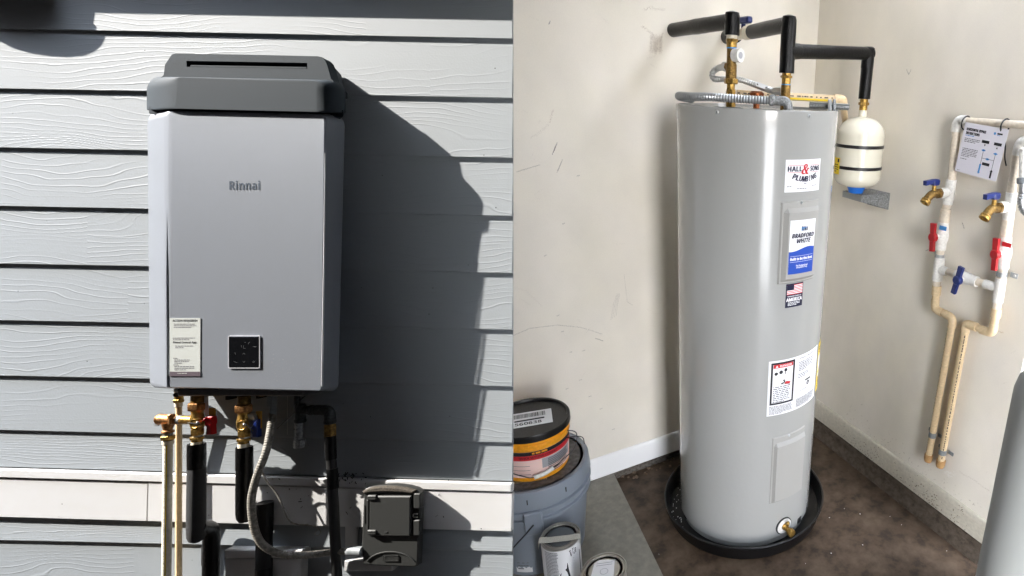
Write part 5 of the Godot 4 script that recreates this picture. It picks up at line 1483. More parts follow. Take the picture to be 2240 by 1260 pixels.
	var hp := [s0, deep(1574, 148, dt + 0.055), deep(1562, 155, dt + 0.07), deep(1557.5, 164, dt + 0.075), deep(1564, 173, dt + 0.07), deep(1585, 173, dt + 0.06), deep(1616, 174, dt + 0.055), deep(1640, 181, dt + 0.05), deep(1664, 190, dt + 0.045), deep(1686, 198, dt + 0.03), deep(1700, 199.5, dt + 0.012)]
	part(fh, "sheath", ribbed(g(), hp, 0.0075, 7.2 * k, 5.9 * k, 12), M.chrome)
	part(fh, "end_nut", hexnut(g(), s0 - pl * 1.0 * k, s0 + pl * 11.0 * k, 10.0 * k), M.chrome)
	part(fh, "end_nut", hexnut(g(), deep(1694, 199, dt + 0.02), deep(1711, 199, dt), 9.0 * k), M.chrome)
	var tg := part(fh, "hose_tag", g().prism(Transform3D(VB.rotated(VB.z, -0.35), deep(1667, 188, dt + 0.03)), Geo.rrect(30 * k, 9.5 * k, 4.5 * k), 0.0, 0.0012), M.paper, "white tag strapped to the hose")
	for e in [-10.0, 9.0]: part(tg, "rivet", g().rod(deep(1667 + e, 188 + e * 0.36, dt + 0.029), deep(1667 + e, 188 + e * 0.36, dt + 0.027), 0.0022), M.print_dark)
	# ---- electrical conduit lying across the front of the top
	var ec := thing("metal_conduit", "ribbed metal conduit lying along the front of the tank top", "conduit", Vector3(TANK.x, 1.555, TANK.z))
	var z := 1.566
	var T_ := func(x: float, y: float, zz: float) -> Vector3: return Vector3(TANK.x + x, y, TANK.z + zz)
	part(ec, "sheath", ribbed(g(), [T_.call(-0.225, 1.556, -0.10), T_.call(-0.247, 1.562, -0.02), T_.call(-0.245, z, 0.03), T_.call(-0.20, z, 0.082), T_.call(-0.13, z + 0.002, 0.115), T_.call(-0.03, z, 0.125), T_.call(0.045, z, 0.12)], 0.0085, 0.0132, 0.0108, 14), M.steel)
	var cn := part(ec, "elbow", g().sweep(arc_path([T_.call(0.04, z, 0.12), T_.call(0.092, z, 0.118), T_.call(0.098, 1.536, 0.118)], 0.022, 8), 0.0138, 16), M.galvanised)
	part(ec, "clamp", g().box(Transform3D(Basis(), T_.call(0.045, z + 0.001, 0.12)), Vector3(0.018, 0.032, 0.030), 0.004), M.galvanised)
	part(cn, "clamp_screw", g().rod(T_.call(0.05, z + 0.008, 0.134), T_.call(0.05, z + 0.008, 0.140), 0.0042, 0.001, 10), M.steel)
	part(ec, "locknut", g().rod(T_.call(0.098, 1.5365, 0.118), T_.call(0.098, 1.541, 0.118), 0.021, 0.001), M.galvanised)
	# ---- dark cover plates on the top
	var wires := thing("junction_covers", "two dark oval cover plates on top of the tall grey tank", "cover plate", Vector3(TANK.x, 1.5365, TANK.z))
	for q in [[-0.09, 0.06, 0.05], [0.02, 0.10, 0.045]]:
		part(wires, "cover_plate", g().lathe(T_.call(q[0], 1.5363, q[1]), up, [Vector2(q[2], 0), Vector2(q[2] - 0.003, 0.003), Vector2(0, 0.0035)], 24), M.iron)
	# ---- relief valve and its drain pipe, at the back
	var tp := thing("copper_relief_valve", "squat copper-coloured relief valve behind the ribbed metal conduit", "valve", deep(1655, 222, dt + 0.06))
	var tb := deep(1655, 221, dt + 0.06); tb.y = 1.5365
	part(tp, "stem", g().rod(tb, tb + up * 0.03, 0.011), M.copper)
	part(tp, "dome", g().lathe(tb + up * 0.026, up, [Vector2(0.014, 0), Vector2(0.0235, 0.002), Vector2(0.0245, 0.018), Vector2(0.0235, 0.022), Vector2(0.020, 0.024), Vector2(0.0185, 0.0275), Vector2(0, 0.028)], 24), M.copper)
	var rp := thing("relief_drain_pipe", "beige pipe with a yellow stripe running behind the tank top", "pipe", deep(1760, 216, dt + 0.10))
	var dd := dt + 0.09
	var pth := [deep(1612, 205, dd - 0.02), deep(1720, 211, dd + 0.01), deep(1836, 217, dd + 0.06)]
	var low := deep(1850, 275, dd + 0.32)
	var ax0: Vector3 = (pth[2] - pth[0]).normalized()
	part(rp, "pipe", g().sweep(arc_path([pth[0], pth[2] + (pth[2] - pth[0]).normalized() * 0.012, low], 0.022, 8), 8.6 * k, 16), M.cpvc_beige)
	part(rp, "elbow", g().sweep(arc_path([pth[2] - (pth[2] - pth[0]).normalized() * 0.020, pth[2] + (pth[2] - pth[0]).normalized() * 0.012, (pth[2] + ax0 * 0.012).lerp(low, 0.22)], 0.022, 8), 10.8 * k, 16), M.cpvc_beige)
	var ax: Vector3 = (pth[2] - pth[0]).normalized()
	var fr := ax.cross(up).normalized()
	if fr.dot(VB.z) < 0.0: fr = -fr
	var nn := (fr * 0.8 + fr.cross(ax) * 0.0).normalized()
	var along: Vector3 = pth[0]
	var ll: float = pth[0].distance_to(pth[2]) - 0.03
	var pipe_map := func(x: float, a: float) -> Vector3: return along + ax * x + (nn * cos(a) + ax.cross(nn).normalized() * sin(a) * signf(ax.cross(nn).y)) * (8.6 * k + 0.0004)
	var ys := g()
	for i in 12: ys.quad_to(nn, pipe_map.call(ll * i / 12, -0.75), pipe_map.call(ll * (i + 1) / 12, -0.75), pipe_map.call(ll * (i + 1) / 12, -0.25), pipe_map.call(ll * i / 12, -0.25))
	part(rp, "yellow_stripe", ys, M.print_yellow)
	var yl := g()
	var x := 0.0
	while x < ll:
		var l := rng.randf_range(0.003, 0.016)
		yl.quad_to(nn, pipe_map.call(x, 0.05), pipe_map.call(x + l, 0.05), pipe_map.call(x + l, 0.36), pipe_map.call(x, 0.36))
		x += l + rng.randf_range(0.002, 0.012)
	part(rp, "printed_line", yl, M.print_dark)
	# ---- strut and clip at the right edge of the top
	var sx := Transform3D(VB, deep(1806, 229, dt + 0.02))
	var sb := thing("strut_bracket", "short galvanised strut with an upright clip, right edge of tank top", "bracket", deep(1800, 235, dt))
	var bar := VB.rotated(VB.z, -0.055)
	part(sb, "bar", g().box(Transform3D(bar, deep(1814, 233, dt + 0.03)), Vector3(88 * k, 8.5 * k, 0.02), 0.001), M.galvanised)
	part(sb, "bar_flange", g().box(Transform3D(bar, deep(1814, 228.6, dt + 0.018)), Vector3(88 * k, 1.6 * k, 0.028), 0.0006), M.steel)
	part(sb, "clip", g().box(Transform3D(VB, deep(1815, 231, dt + 0.0)), Vector3(8 * k, 25 * k, 0.016), 0.0015), M.steel)
	part(sb, "clip", g().box(Transform3D(VB, deep(1825, 231, dt + 0.005)), Vector3(6 * k, 25 * k, 0.016), 0.0015), M.galvanised)

func expansion_at() -> Vector3:
	var q := rw(1880, 330, 0.125)
	return Vector3(q.x, 0, q.z)

func expansion() -> void:
	var c := expansion_at()
	var d0 := depth_of(Vector3(c.x, 1.35, c.z))
	var yy := func(y: float) -> float: return deep(1875, y, d0).y
	var e := thing("expansion_tank", "small cream expansion tank with two black straps beside the tall tank", "expansion tank", Vector3(c.x, yy.call(411), c.z))
	var r := 51.0 * d0 / F
	var y0: float = yy.call(411); var y1: float = yy.call(251)
	var hgt := y1 - y0
	var prof := [Vector2(0, 0)]
	for k in 9: prof.append(Vector2(r * (0.42 + 0.58 * sin(PI / 2 * k / 8)), r * 0.42 * (1.0 - cos(PI / 2 * k / 8)) + 0.002))
	prof.append(Vector2(r, hgt * 0.432)); prof.append(Vector2(r * 0.992, hgt * 0.437)); prof.append(Vector2(r, hgt * 0.442))
	for k in 12: prof.append(Vector2(r * pow(cos(PI / 2 * k / 12.0), 0.75), hgt * 0.74 + (hgt * 0.235) * pow(sin(PI / 2 * k / 12.0), 1.1)))
	prof.append(Vector2(r * 0.17, hgt * 0.985)); prof.append(Vector2(0, hgt * 0.985))
	part(e, "shell", g().lathe(Vector3(c.x, y0, c.z), Vector3.UP, prof, 48), M.cream_enamel)
	part(e, "neck", g().rod(Vector3(c.x, y0 + hgt * 0.96, c.z), Vector3(c.x, yy.call(239), c.z), 0.0150, 0.001), M.cream_enamel)
	part(e, "seal_tape", g().rod(Vector3(c.x, yy.call(242), c.z), Vector3(c.x, yy.call(238.5), c.z), 0.0145), M.print_sky)
	part(e, "nipple", g().rod(Vector3(c.x, yy.call(240), c.z), Vector3(c.x, yy.call(214), c.z), 0.0148), M.brass)
	part(e, "nipple_nut", hexnut(g(), Vector3(c.x, yy.call(229), c.z), Vector3(c.x, yy.call(222.5), c.z), 0.0195), M.brass)
	for y in [317.0, 364.5]:
		part(e, "strap", g().lathe(Vector3(c.x, yy.call(y), c.z), Vector3.UP, [Vector2(r, -0.006), Vector2(r + 0.0016, -0.0055), Vector2(r + 0.0016, 0.0055), Vector2(r, 0.006)], 48), M.pan_plastic)
	var lab := g(); var ink := g()
	var am := func(x: float, y: float) -> Vector3:
		var a := -1.16 + x / r
		return Vector3(c.x + (r + 0.0022) * sin(a), yy.call(381.0) + y, c.z + (r + 0.0022) * cos(a))
	ink_rect(lab, am, -0.03, 0, 0.014, yy.call(344) - yy.call(381), 4)
	var lb := part(e, "warning_label", lab, M.print_yellow)
	var am2 := func(x: float, y: float) -> Vector3: return am.call(x, y) + (am.call(x, y) - Vector3(c.x, am.call(x, y).y, c.z)).normalized() * 0.0005
	ink_rect(ink, am2, 0.002, 0.044, 0.011, 0.056); ink_small(ink, am2, -0.02, 0.036, 0.030, 4, 0.008)
	part(lb, "warning_print", ink, M.print_dark)
	var cp := thing("blue_support_cap", "bright blue plastic cap between the cream tank and its bracket", "cap", Vector3(c.x, yy.call(424), c.z))
	part(cp, "cap", g().lathe(Vector3(c.x, yy.call(425), c.z), Vector3.UP, [Vector2(0.026, 0), Vector2(0.028, 0.003), Vector2(0.036, yy.call(409) - yy.call(425)), Vector2(0.02, yy.call(409) - yy.call(425))], 24), M.blue_cap)
	# steel wall bracket: shelf with two tapering sides
	var b := thing("tank_bracket", "galvanised steel wall bracket under the small cream tank", "bracket", Vector3(c.x, yy.call(430), c.z) - RN * 0.12)
	var ys: float = yy.call(425)
	var o := Vector3(c.x, ys, c.z) - RN * 0.125
	var bs := Basis(RN, Vector3.UP, RN.cross(Vector3.UP))
	part(b, "shelf", g().box(Transform3D(bs, o + RN * 0.071 - Vector3(0, 0.002, 0)), Vector3(0.140, 0.003, 0.11)), M.galvanised)
	var side := PackedVector2Array([Vector2(0.001, -0.004), Vector2(0.001, -0.06), Vector2(0.012, -0.06), Vector2(0.140, -0.024), Vector2(0.140, -0.004)])
	for sgn in [-1.0, 1.0]:
		part(b, "side_plate", g().prism(Transform3D(bs, o + bs.z * 0.0545 * sgn), side, -0.0012, 0.0012), M.galvanised)
	part(b, "front_lip", g().box(Transform3D(bs, o + RN * 0.141 - Vector3(0, 0.013, 0)), Vector3(0.0024, 0.022, 0.108)), M.steel)
	part(b, "wall_plate", g().box(Transform3D(bs, o + RN * 0.0016 - Vector3(0, 0.032, 0)), Vector3(0.003, 0.064, 0.116)), M.galvanised)

# ------------------------------------------------------------------ white bypass manifold on the right wall
func manifold() -> void:
	var o := 0.034
	var b := thing("bypass_manifold", "white plastic bypass pipes and valves clamped to the right wall", "pipework", rw(2110, 600))
	var W := func(x: float, y: float, off := 0.034) -> Vector3: return rw(x, y, off)
	var bar := func(called: String, x0: float, y0: float, x1: float, y1: float, rpx: float, m: Material, bev := 0.0) -> MeshInstance3D:
		var p: Vector3 = W.call(x0, y0); var q: Vector3 = W.call(x1, y1)
		return part(b, called, g().rod(p, q, pr((p + q) / 2, rpx), bev), m)
	var bend := func(called: String, pts: Array, rpx: float, rad: float, m: Material) -> MeshInstance3D:
		var l := []
		for q in pts: l.append(W.call(q[0], q[1]))
		return part(b, called, g().sweep(arc_path(l, rad, 8), pr(l[0], rpx), 18), m)
	var wh: Material = M.pvc_white; var cr: Material = M.pvc_cream; var tn: Material = M.cpvc_beige
	# left riser from the top down
	bend.call("elbow", [[2091, 288], [2096, 263], [2117, 265]], 11.5, 0.035, wh)
	bar.call("pipe", 2112, 264.5, 2330, 280, 8.4, cr)
	bar.call("pipe", 2092, 285, 2081.5, 396, 9.2, cr)
	var tee := bar.call("tee", 2081.5, 393, 2073, 447, 11.3, wh, 0.001)
	bar.call("pipe", 2073.5, 445, 2068, 460, 9.2, cr)
	bar.call("coupling", 2069.5, 457, 2064.5, 487, 11.6, cr, 0.001)
	var v1 := valve_body(b, W.call(2064.5, 486), W.call(2057, 546), 12.6, "ball_valve", M.red_plastic, "red handle", 0.0)
	var lb := g()
	ink_rect(lb, flat_map(W.call(2057, 498, 0.0605), -RD, Vector3.UP), -0.004, -0.007, 0.026, 0.008)
	part(v1, "blue_label", lb, M.print_sky)
	bar.call("pipe", 2058, 541, 2054.5, 566, 8.8, cr)
	clamp_at(b, W.call(2056, 556), W.call(2055, 563), 9.8, -1.0)
	bar.call("tee", 2056, 563, 2049.5, 614, 11.6, wh, 0.001)
	bar.call("pipe", 2050, 612, 2048, 628, 8.8, cr)
	bar.call("coupling", 2049.5, 625, 2047.5, 645, 10.2, tn, 0.001)
	bar.call("pipe", 2048, 643, 2046, 658, 8.3, tn)
	bend.call("elbow", [[2046, 655], [2044.5, 676], [2061, 684]], 9.2, 0.03, tn)
	bar.call("pipe", 2055, 681, 2070, 689, 7.0, tn)
	bend.call("elbow", [[2066, 686], [2084, 695], [2082, 716]], 9.2, 0.03, tn)
	long_pipe(b, Vector2(2082, 712), Vector2(2031.5, 998), 7.9)
	# right riser
	bend.call("elbow", [[2226, 340], [2233, 309], [2262, 312]], 12.5, 0.04, wh)
	bar.call("pipe", 2226, 336, 2212, 425, 10.0, cr)
	bar.call("tee", 2213, 421, 2205, 482, 12.5, wh, 0.001)
	bar.call("coupling", 2205, 480, 2199.5, 519, 12.8, cr, 0.001)
	var v2 := valve_body(b, W.call(2201, 518), W.call(2194, 587), 13.6, "ball_valve", M.red_plastic, "red handle", 0.0)
	lb = g()
	ink_rect(lb, flat_map(W.call(2194, 534, 0.064), -RD, Vector3.UP), -0.004, -0.006, 0.028, 0.008)
	part(v2, "red_label", lb, M.print_red)
	bar.call("pipe", 2195, 584, 2191, 610, 9.8, cr)
	clamp_at(b, W.call(2192.5, 594), W.call(2190.5, 604), 11.5, 1.0)
	bar.call("tee", 2190, 608, 2182, 661, 12.0, wh, 0.001)
	bar.call("pipe", 2182, 659, 2179, 676, 9.8, cr)
	bar.call("coupling", 2180, 674, 2177, 694, 11.5, tn, 0.001)
	bar.call("pipe", 2177.5, 692, 2174, 710, 9.0, tn)
	bend.call("elbow", [[2174.5, 708], [2171, 729], [2146, 721]], 10.0, 0.03, tn)
	bar.call("pipe", 2152, 723, 2132, 714, 7.6, tn)
	bend.call("elbow", [[2137, 716], [2112, 707], [2111, 728]], 10.0, 0.03, tn)
	long_pipe(b, Vector2(2111.5, 724), Vector2(2058, 1010), 8.5)
	# crossing with the blue valve
	bar.call("tee_branch", 2054, 588, 2072, 595, 10.0, wh, 0.001)
	bar.call("pipe", 2068, 593, 2094, 602, 7.8, cr)
	var v3 := valve_body(b, W.call(2091, 601), W.call(2138, 617), 12.0, "cross_valve", M.blue_plastic, "blue handle", 1.0)
	var gl := g()
	for i in 6:
		var a0 := -0.9 + i * 0.3
		var p0: Vector3 = W.call(2123, 611.5); var p1: Vector3 = W.call(2130, 614)
		var ax := (p1 - p0).normalized(); var n1 := RN; var n2 := ax.cross(RN).normalized()
		var rr := pr(p0, 11.2)
		var d0 := (n1 * cos(a0) + n2 * sin(a0)) * rr; var d1 := (n1 * cos(a0 + 0.3) + n2 * sin(a0 + 0.3)) * rr
		gl.quad_to(RN, p0 + d0, p1 + d0, p1 + d1, p0 + d1)
	part(v3, "green_label", gl, mat("sticker_mint", Color(0.30, 0.62, 0.45), 0.5))
	bar.call("pipe", 2134, 615.5, 2162, 622, 8.4, cr)
	bar.call("tee_branch", 2154, 621, 2186, 631, 10.5, wh, 0.001)
	# hose bibs standing off the wall
	hose_bib(W.call(2077, 421), 11.0, "brass garden tap with a blue handle, on the left riser of the bypass")
	hose_bib(W.call(2208, 452), 12.0, "brass garden tap with a blue handle, on the right riser of the bypass")
	# pipe, union and coil at the very edge of the picture
	var eg := thing("edge_union", "white pipe with a grey union and steel coil, cut by the picture edge", "pipe", rw(2240, 400, 0.06))
	part(eg, "pipe", g().rod(rw(2239, 326, 0.07), rw(2238, 392, 0.07), 0.012), M.pvc_white)
	part(eg, "union", g().rod(rw(2238, 388, 0.07), rw(2238, 402, 0.07), 0.018, 0.002), M.grey_pvc)
	part(eg, "nipple", g().rod(rw(2237.5, 401, 0.07), rw(2237.5, 424, 0.07), 0.010), M.steel)
	part(eg, "coil", ribbed(g(), [rw(2237, 422, 0.07), rw(2234, 440, 0.075), rw(2240, 460, 0.085), rw(2256, 470, 0.09)], 0.008, 0.0125, 0.010, 12), M.steel)
	# instruction card and the two ties that hold it
	var k0 := rw(2089.5, 373, 0.058); var k1 := rw(2177, 397.5, 0.062); var k2 := rw(2208, 283, 0.058); var k3 := rw(2111, 267.5, 0.053)
	var ex := ((k1 - k0) + (k2 - k3)) / 2; var ey := ((k3 - k0) + (k2 - k1)) / 2
	var mid := (k0 + k1 + k2 + k3) / 4
	var w := ex.length(); var h := ey.length()
	ex = ex.normalized(); ey = (ey - ex * ey.dot(ex)).normalized()
	var ez := ex.cross(ey)
	var card := thing("instruction_card", "white printed bypass instruction card hung from the top pipe", "card", mid)
	part(card, "sheet", g().prism(Transform3D(Basis(ex, ey, ez), mid), Geo.rrect(w, h, 0.001), -0.0008, 0.0), M.card)
	var cm := flat_map(mid - ex * w / 2 - ey * h / 2 + ez * 0.0005, ex, ey)
	var t := g()
	ink_text(t, cm, "HORIZONTAL BYPASS", w * 0.30, h * 0.875, w * 0.46, h * 0.052, true, 0.0, 0.0, "Droid Sans", 0.0004)
	ink_text(t, cm, "INSTRUCTIONS", w * 0.235, h * 0.80, w * 0.33, h * 0.052, true, 0.0, 0.0, "Droid Sans", 0.0004)
	for q in [[0.57, 0.695], [0.85, 0.695], [0.69, 0.275]]: ink_rect(t, cm, w * (q[0] - 0.085), h * (q[1] - 0.028), w * (q[0] + 0.085), h * (q[1] + 0.028))
	for q in [[0.57, 0.25], [0.85, 0.18]]: ink_rect(t, cm, w * (q[0] - 0.004), h * q[1], w * (q[0] + 0.004), h * 0.50)
	ink_rect(t, cm, w * 0.57, h * 0.375, w * 0.85, h * 0.381)
	ink_poly(t, cm, PackedVector2Array([Vector2(w * 0.55, h * 0.645), Vector2(w * 0.57, h * 0.61), Vector2(w * 0.59, h * 0.645)]))
	ink_poly(t, cm, PackedVector2Array([Vector2(w * 0.83, h * 0.605), Vector2(w * 0.87, h * 0.605), Vector2(w * 0.85, h * 0.645)]))
	ink_poly(t, cm, PackedVector2Array([Vector2(w * 0.83, h * 0.03), Vector2(w * 0.87, h * 0.03), Vector2(w * 0.87, h * 0.16), Vector2(w * 0.885, h * 0.16), Vector2(w * 0.85, h * 0.20), Vector2(w * 0.815, h * 0.16), Vector2(w * 0.83, h * 0.16)]))
	ink_rect(t, cm, w * 0.785, h * 0.875, w * 0.90, h * 0.905)
	part(card, "black_print", t, M.print_dark)
	t = g()
	ink_poly(t, cm, PackedVector2Array([Vector2(w * 0.55, h * 0.26), Vector2(w * 0.59, h * 0.26), Vector2(w * 0.59, h * 0.10), Vector2(w * 0.605, h * 0.10), Vector2(w * 0.57, h * 0.06), Vector2(w * 0.535, h * 0.10), Vector2(w * 0.55, h * 0.10)]))
	for q in [[0.57, 0.53], [0.85, 0.51], [0.70, 0.378]]:
		ink_rect(t, cm, w * (q[0] - 0.045), h * (q[1] - 0.010), w * (q[0] + 0.045), h * (q[1] + 0.010)); ink_rect(t, cm, w * (q[0] - 0.022), h * (q[1] - 0.020), w * (q[0] + 0.022), h * (q[1] + 0.020))
	ink_poly(t, cm, ring_poly(w * 0.73, h * 0.885, w * 0.026, 12))
	ink_small(t, cm, w * 0.07, h * 0.76, w * 0.34, 1, h * 0.03)
	ink_small(t, cm, w * 0.79, h * 0.868, w * 0.15, 1, h * 0.03)
	part(card, "blue_print", t, M.print_sky)
	t = g()
	ink_small(t, cm, w * 0.07, h * 0.70, w * 0.38, 3, h * 0.031); ink_small(t, cm, w * 0.07, h * 0.50, w * 0.38, 6, h * 0.031); ink_small(t, cm, w * 0.07, h * 0.29, w * 0.38, 1, h * 0.031); ink_small(t, cm, w * 0.05, h * 0.045, w * 0.12, 1, h * 0.02)
	part(card, "small_print", t, M.print_grey)
	for q in [[2118.0, 265.0, 2116, 274, "curled black cable tie at the upper left corner of the card"], [2204.0, 271.5, 2199, 290, "curled black cable tie at the upper right corner of the card"]]:
		var c: Vector3 = W.call(q[0], q[1])
		var loop := []
		for i in 17:
			var a := TAU * i / 16.0
			var ax2 := RD.cross(Vector3.UP).normalized()
			loop.append(c + Vector3.UP * (cos(a) * 0.021 - 0.006) + RN * (sin(a) * 0.021 + 0.006) + RD * 0.004 * sin(a * 0.5))
		var tie := thing("cable_tie", q[4], "cable tie", c, "black cable ties on the card")
		part(tie, "loop", g().sweep(loop, 0.0026, 8), M.pan_plastic)
		var fall := 0.035 if q[0] < 2150.0 else 0.12
		part(tie, "tail", g().sweep(curve([c + RN * 0.012 + Vector3.DOWN * 0.018, c + RN * 0.008 - RD * 0.010 + Vector3.DOWN * fall * 0.5, c + RN * 0.006 - RD * 0.014 + Vector3.DOWN * fall * 0.8, c + RN * 0.006 - RD * 0.024 + Vector3.DOWN * fall], 0.01), 0.0024, 8), M.pan_plastic)

func valve_body(b: Node3D, p: Vector3, q: Vector3, rpx: float, called: String, hm: Material, hl: String, cross: float) -> MeshInstance3D:
	var ax := (q - p).normalized()
	var l := p.distance_to(q)
	var r := pr(p, rpx)
	var v := part(b, called, g().lathe(p, q - p, [Vector2(r * 0.92, 0), Vector2(r * 0.95, 0.001), Vector2(r * 0.95, l * 0.26), Vector2(r * 1.1, l * 0.36), Vector2(r * 1.18, l * 0.5), Vector2(r * 1.1, l * 0.64), Vector2(r * 0.95, l * 0.74), Vector2(r * 0.95, l)], 22), M.pvc_white)
	var c := (p + q) / 2 + RN * r * 1.0
	part(v, "stem", g().rod(c - RN * r * 0.4, c + RN * 0.020, r * 0.42), M.pvc_white)
	var e := c + RN * 0.026
	var hx := (Vector3.UP * 0.97 + RD * (0.10 if cross == 0.0 else -0.16)).normalized()
	var hy := RN.cross(hx).normalized()
	var xf := Transform3D(Basis(hy, hx, hy.cross(hx)), e)
	var hlen := l * (0.50 if cross == 0.0 else 0.56)
	var hd := part(v, "handle", g().prism(xf, PackedVector2Array([Vector2(-0.008, -hlen), Vector2(0.008, -hlen), Vector2(0.0085, -0.013), Vector2(0.0085, 0.013), Vector2(0.010, hlen), Vector2(-0.010, hlen), Vector2(-0.0085, 0.013), Vector2(-0.0085, -0.013)]), -0.007, 0.007, 0.003), hm, hl)
	part(hd, "hub", g().rod(e - RN * 0.010, e + RN * 0.010, 0.0165, 0.004, 18), hm)
	return v

func clamp_at(b: Node3D, p: Vector3, q: Vector3, rpx: float, side: float) -> void:
	var ax := (q - p).normalized()
	var r := pr(p, rpx)
	var c := part(b, "clamp", g().rod(p, q, r + 0.0012, 0.0006), M.steel)
	var t := ax.cross(RN).normalized()
	if t.dot(RD) > 0.0: t = -t
	t *= side
	part(c, "clamp_ear", g().box(Transform3D(Basis(t, ax, t.cross(ax)), (p + q) / 2 + t * (r + 0.012) - RN * 0.022), Vector3(0.026, p.distance_to(q) * 1.1, 0.003), 0.0008), M.steel)
	part(c, "clamp_screw", g().rod((p + q) / 2 + t * (r + 0.016) - RN * 0.022, (p + q) / 2 + t * (r + 0.016) - RN * 0.017, 0.005, 0.001, 10), M.chrome)

func long_pipe(b: Node3D, a: Vector2, e: Vector2, rpx: float) -> void:
	var p := rw(a.x, a.y, 0.03); var q := rw(e.x, e.y, 0.024)
	var r := pr(p, rpx)
	var body := part(b, "long_pipe", g().rod(p, q, r), M.cpvc_beige, "long beige pipe running down to a tan cap")
	part(b, "cap", g().lathe(q, q - p, [Vector2(r * 1.1, -0.010), Vector2(r * 1.32, -0.008), Vector2(r * 1.32, 0.012), Vector2(r * 1.1, 0.022), Vector2(r * 0.5, 0.027), Vector2(0, 0.028)], 16), M.cap_tan)
	var ax := (q - p).normalized()
	var pr_ := g()
	var n1 := (RN * 0.75 + RD * (0.66 if a.x < 2100.0 else -0.66)).normalized()
	var n2 := ax.cross(n1).normalized()
	var l := p.distance_to(q)
	var t := 0.012
	while t < l - 0.03:
		var d := rng.randf_range(0.004, 0.012)
		var o := p + n1 * (r + 0.0004)
		pr_.quad_to(n1, o + ax * t - n2 * 0.0016, o + ax * (t + d) - n2 * 0.0016, o + ax * (t + d) + n2 * 0.0016, o + ax * t + n2 * 0.0016)
		t += d + rng.randf_range(0.001, 0.006)
	part(body, "printed_line", pr_, M.print_dark)
	var s0 := p.lerp(q, 0.80); var s1 := p.lerp(q, 0.84)
	if a.x > 2100.0: s0 = p.lerp(q, 0.895); s1 = p.lerp(q, 0.935)
	var c := part(b, "pipe_clamp", g().rod(s0, s1, r + 0.002, 0.0008), M.grey_pvc)
	for sg in [-1.0, 1.0]:
		var tt: Vector3 = ax.cross(RN).normalized() * sg
		part(c, "clamp_ear", g().box(Transform3D(Basis(tt, ax, tt.cross(ax)), (s0 + s1) / 2 + tt * (r + 0.010) - RN * 0.018), Vector3(0.022, 0.014, 0.004), 0.001), M.grey_pvc)

func hose_bib(c: Vector3, rpx: float, label: String) -> void:
	var r := pr(c, rpx)
	var t := thing("hose_bib", label, "tap", c, "brass garden taps on the bypass")
	part(t, "white_stub", g().lathe(c, RN, [Vector2(r * 0.9, 0), Vector2(r * 0.92, 0.026), Vector2(r * 1.02, 0.028), Vector2(r * 1.02, 0.048), Vector2(r * 0.8, 0.049)], 20), M.pvc_white)
	part(t, "hexagon", hexnut(g(), c + RN * 0.047, c + RN * 0.060, r * 1.05), M.old_brass)
	part(t, "body", g().sweep(arc_path([c + RN * 0.058, c + RN * 0.092, c + RN * 0.112 + Vector3.DOWN * 0.022], 0.02, 8), r * 0.80, 18), M.old_brass)
	var o := c + RN * 0.108 + Vector3.DOWN * 0.0175
	var ax := (RN * 0.62 + Vector3.DOWN * 0.78).normalized()
	part(t, "spout", g().lathe(o, ax, [Vector2(r * 0.8, 0), Vector2(r * 1.0, 0.002), Vector2(r * 1.0, 0.006), Vector2(r * 0.92, 0.007), Vector2(r * 1.0, 0.009), Vector2(r * 1.0, 0.014), Vector2(r * 0.72, 0.0145), Vector2(r * 0.66, 0.004), Vector2(0, 0.004)], 20), M.brass)
	part(t, "stem", g().rod(c + RN * 0.080 + Vector3.UP * r * 0.5, c + RN * 0.080 + Vector3.UP * (r + 0.016), r * 0.42), M.brass)
	var h := c + RN * 0.080 + Vector3.UP * (r + 0.021)
	var hd := part(t, "handle", g().box(Transform3D(Basis(RN, Vector3.UP, RN.cross(Vector3.UP)), h), Vector3(0.030, 0.020, 0.022), 0.004), M.blue_plastic)
	part(hd, "lever", g().prism(Transform3D(Basis(RN, Vector3.UP, RN.cross(Vector3.UP)), h + RN * 0.012), PackedVector2Array([Vector2(0, -0.002), Vector2(0.036, -0.008), Vector2(0.038, 0.007), Vector2(0.0, 0.010)]), -0.008, 0.008, 0.002), M.blue_plastic)

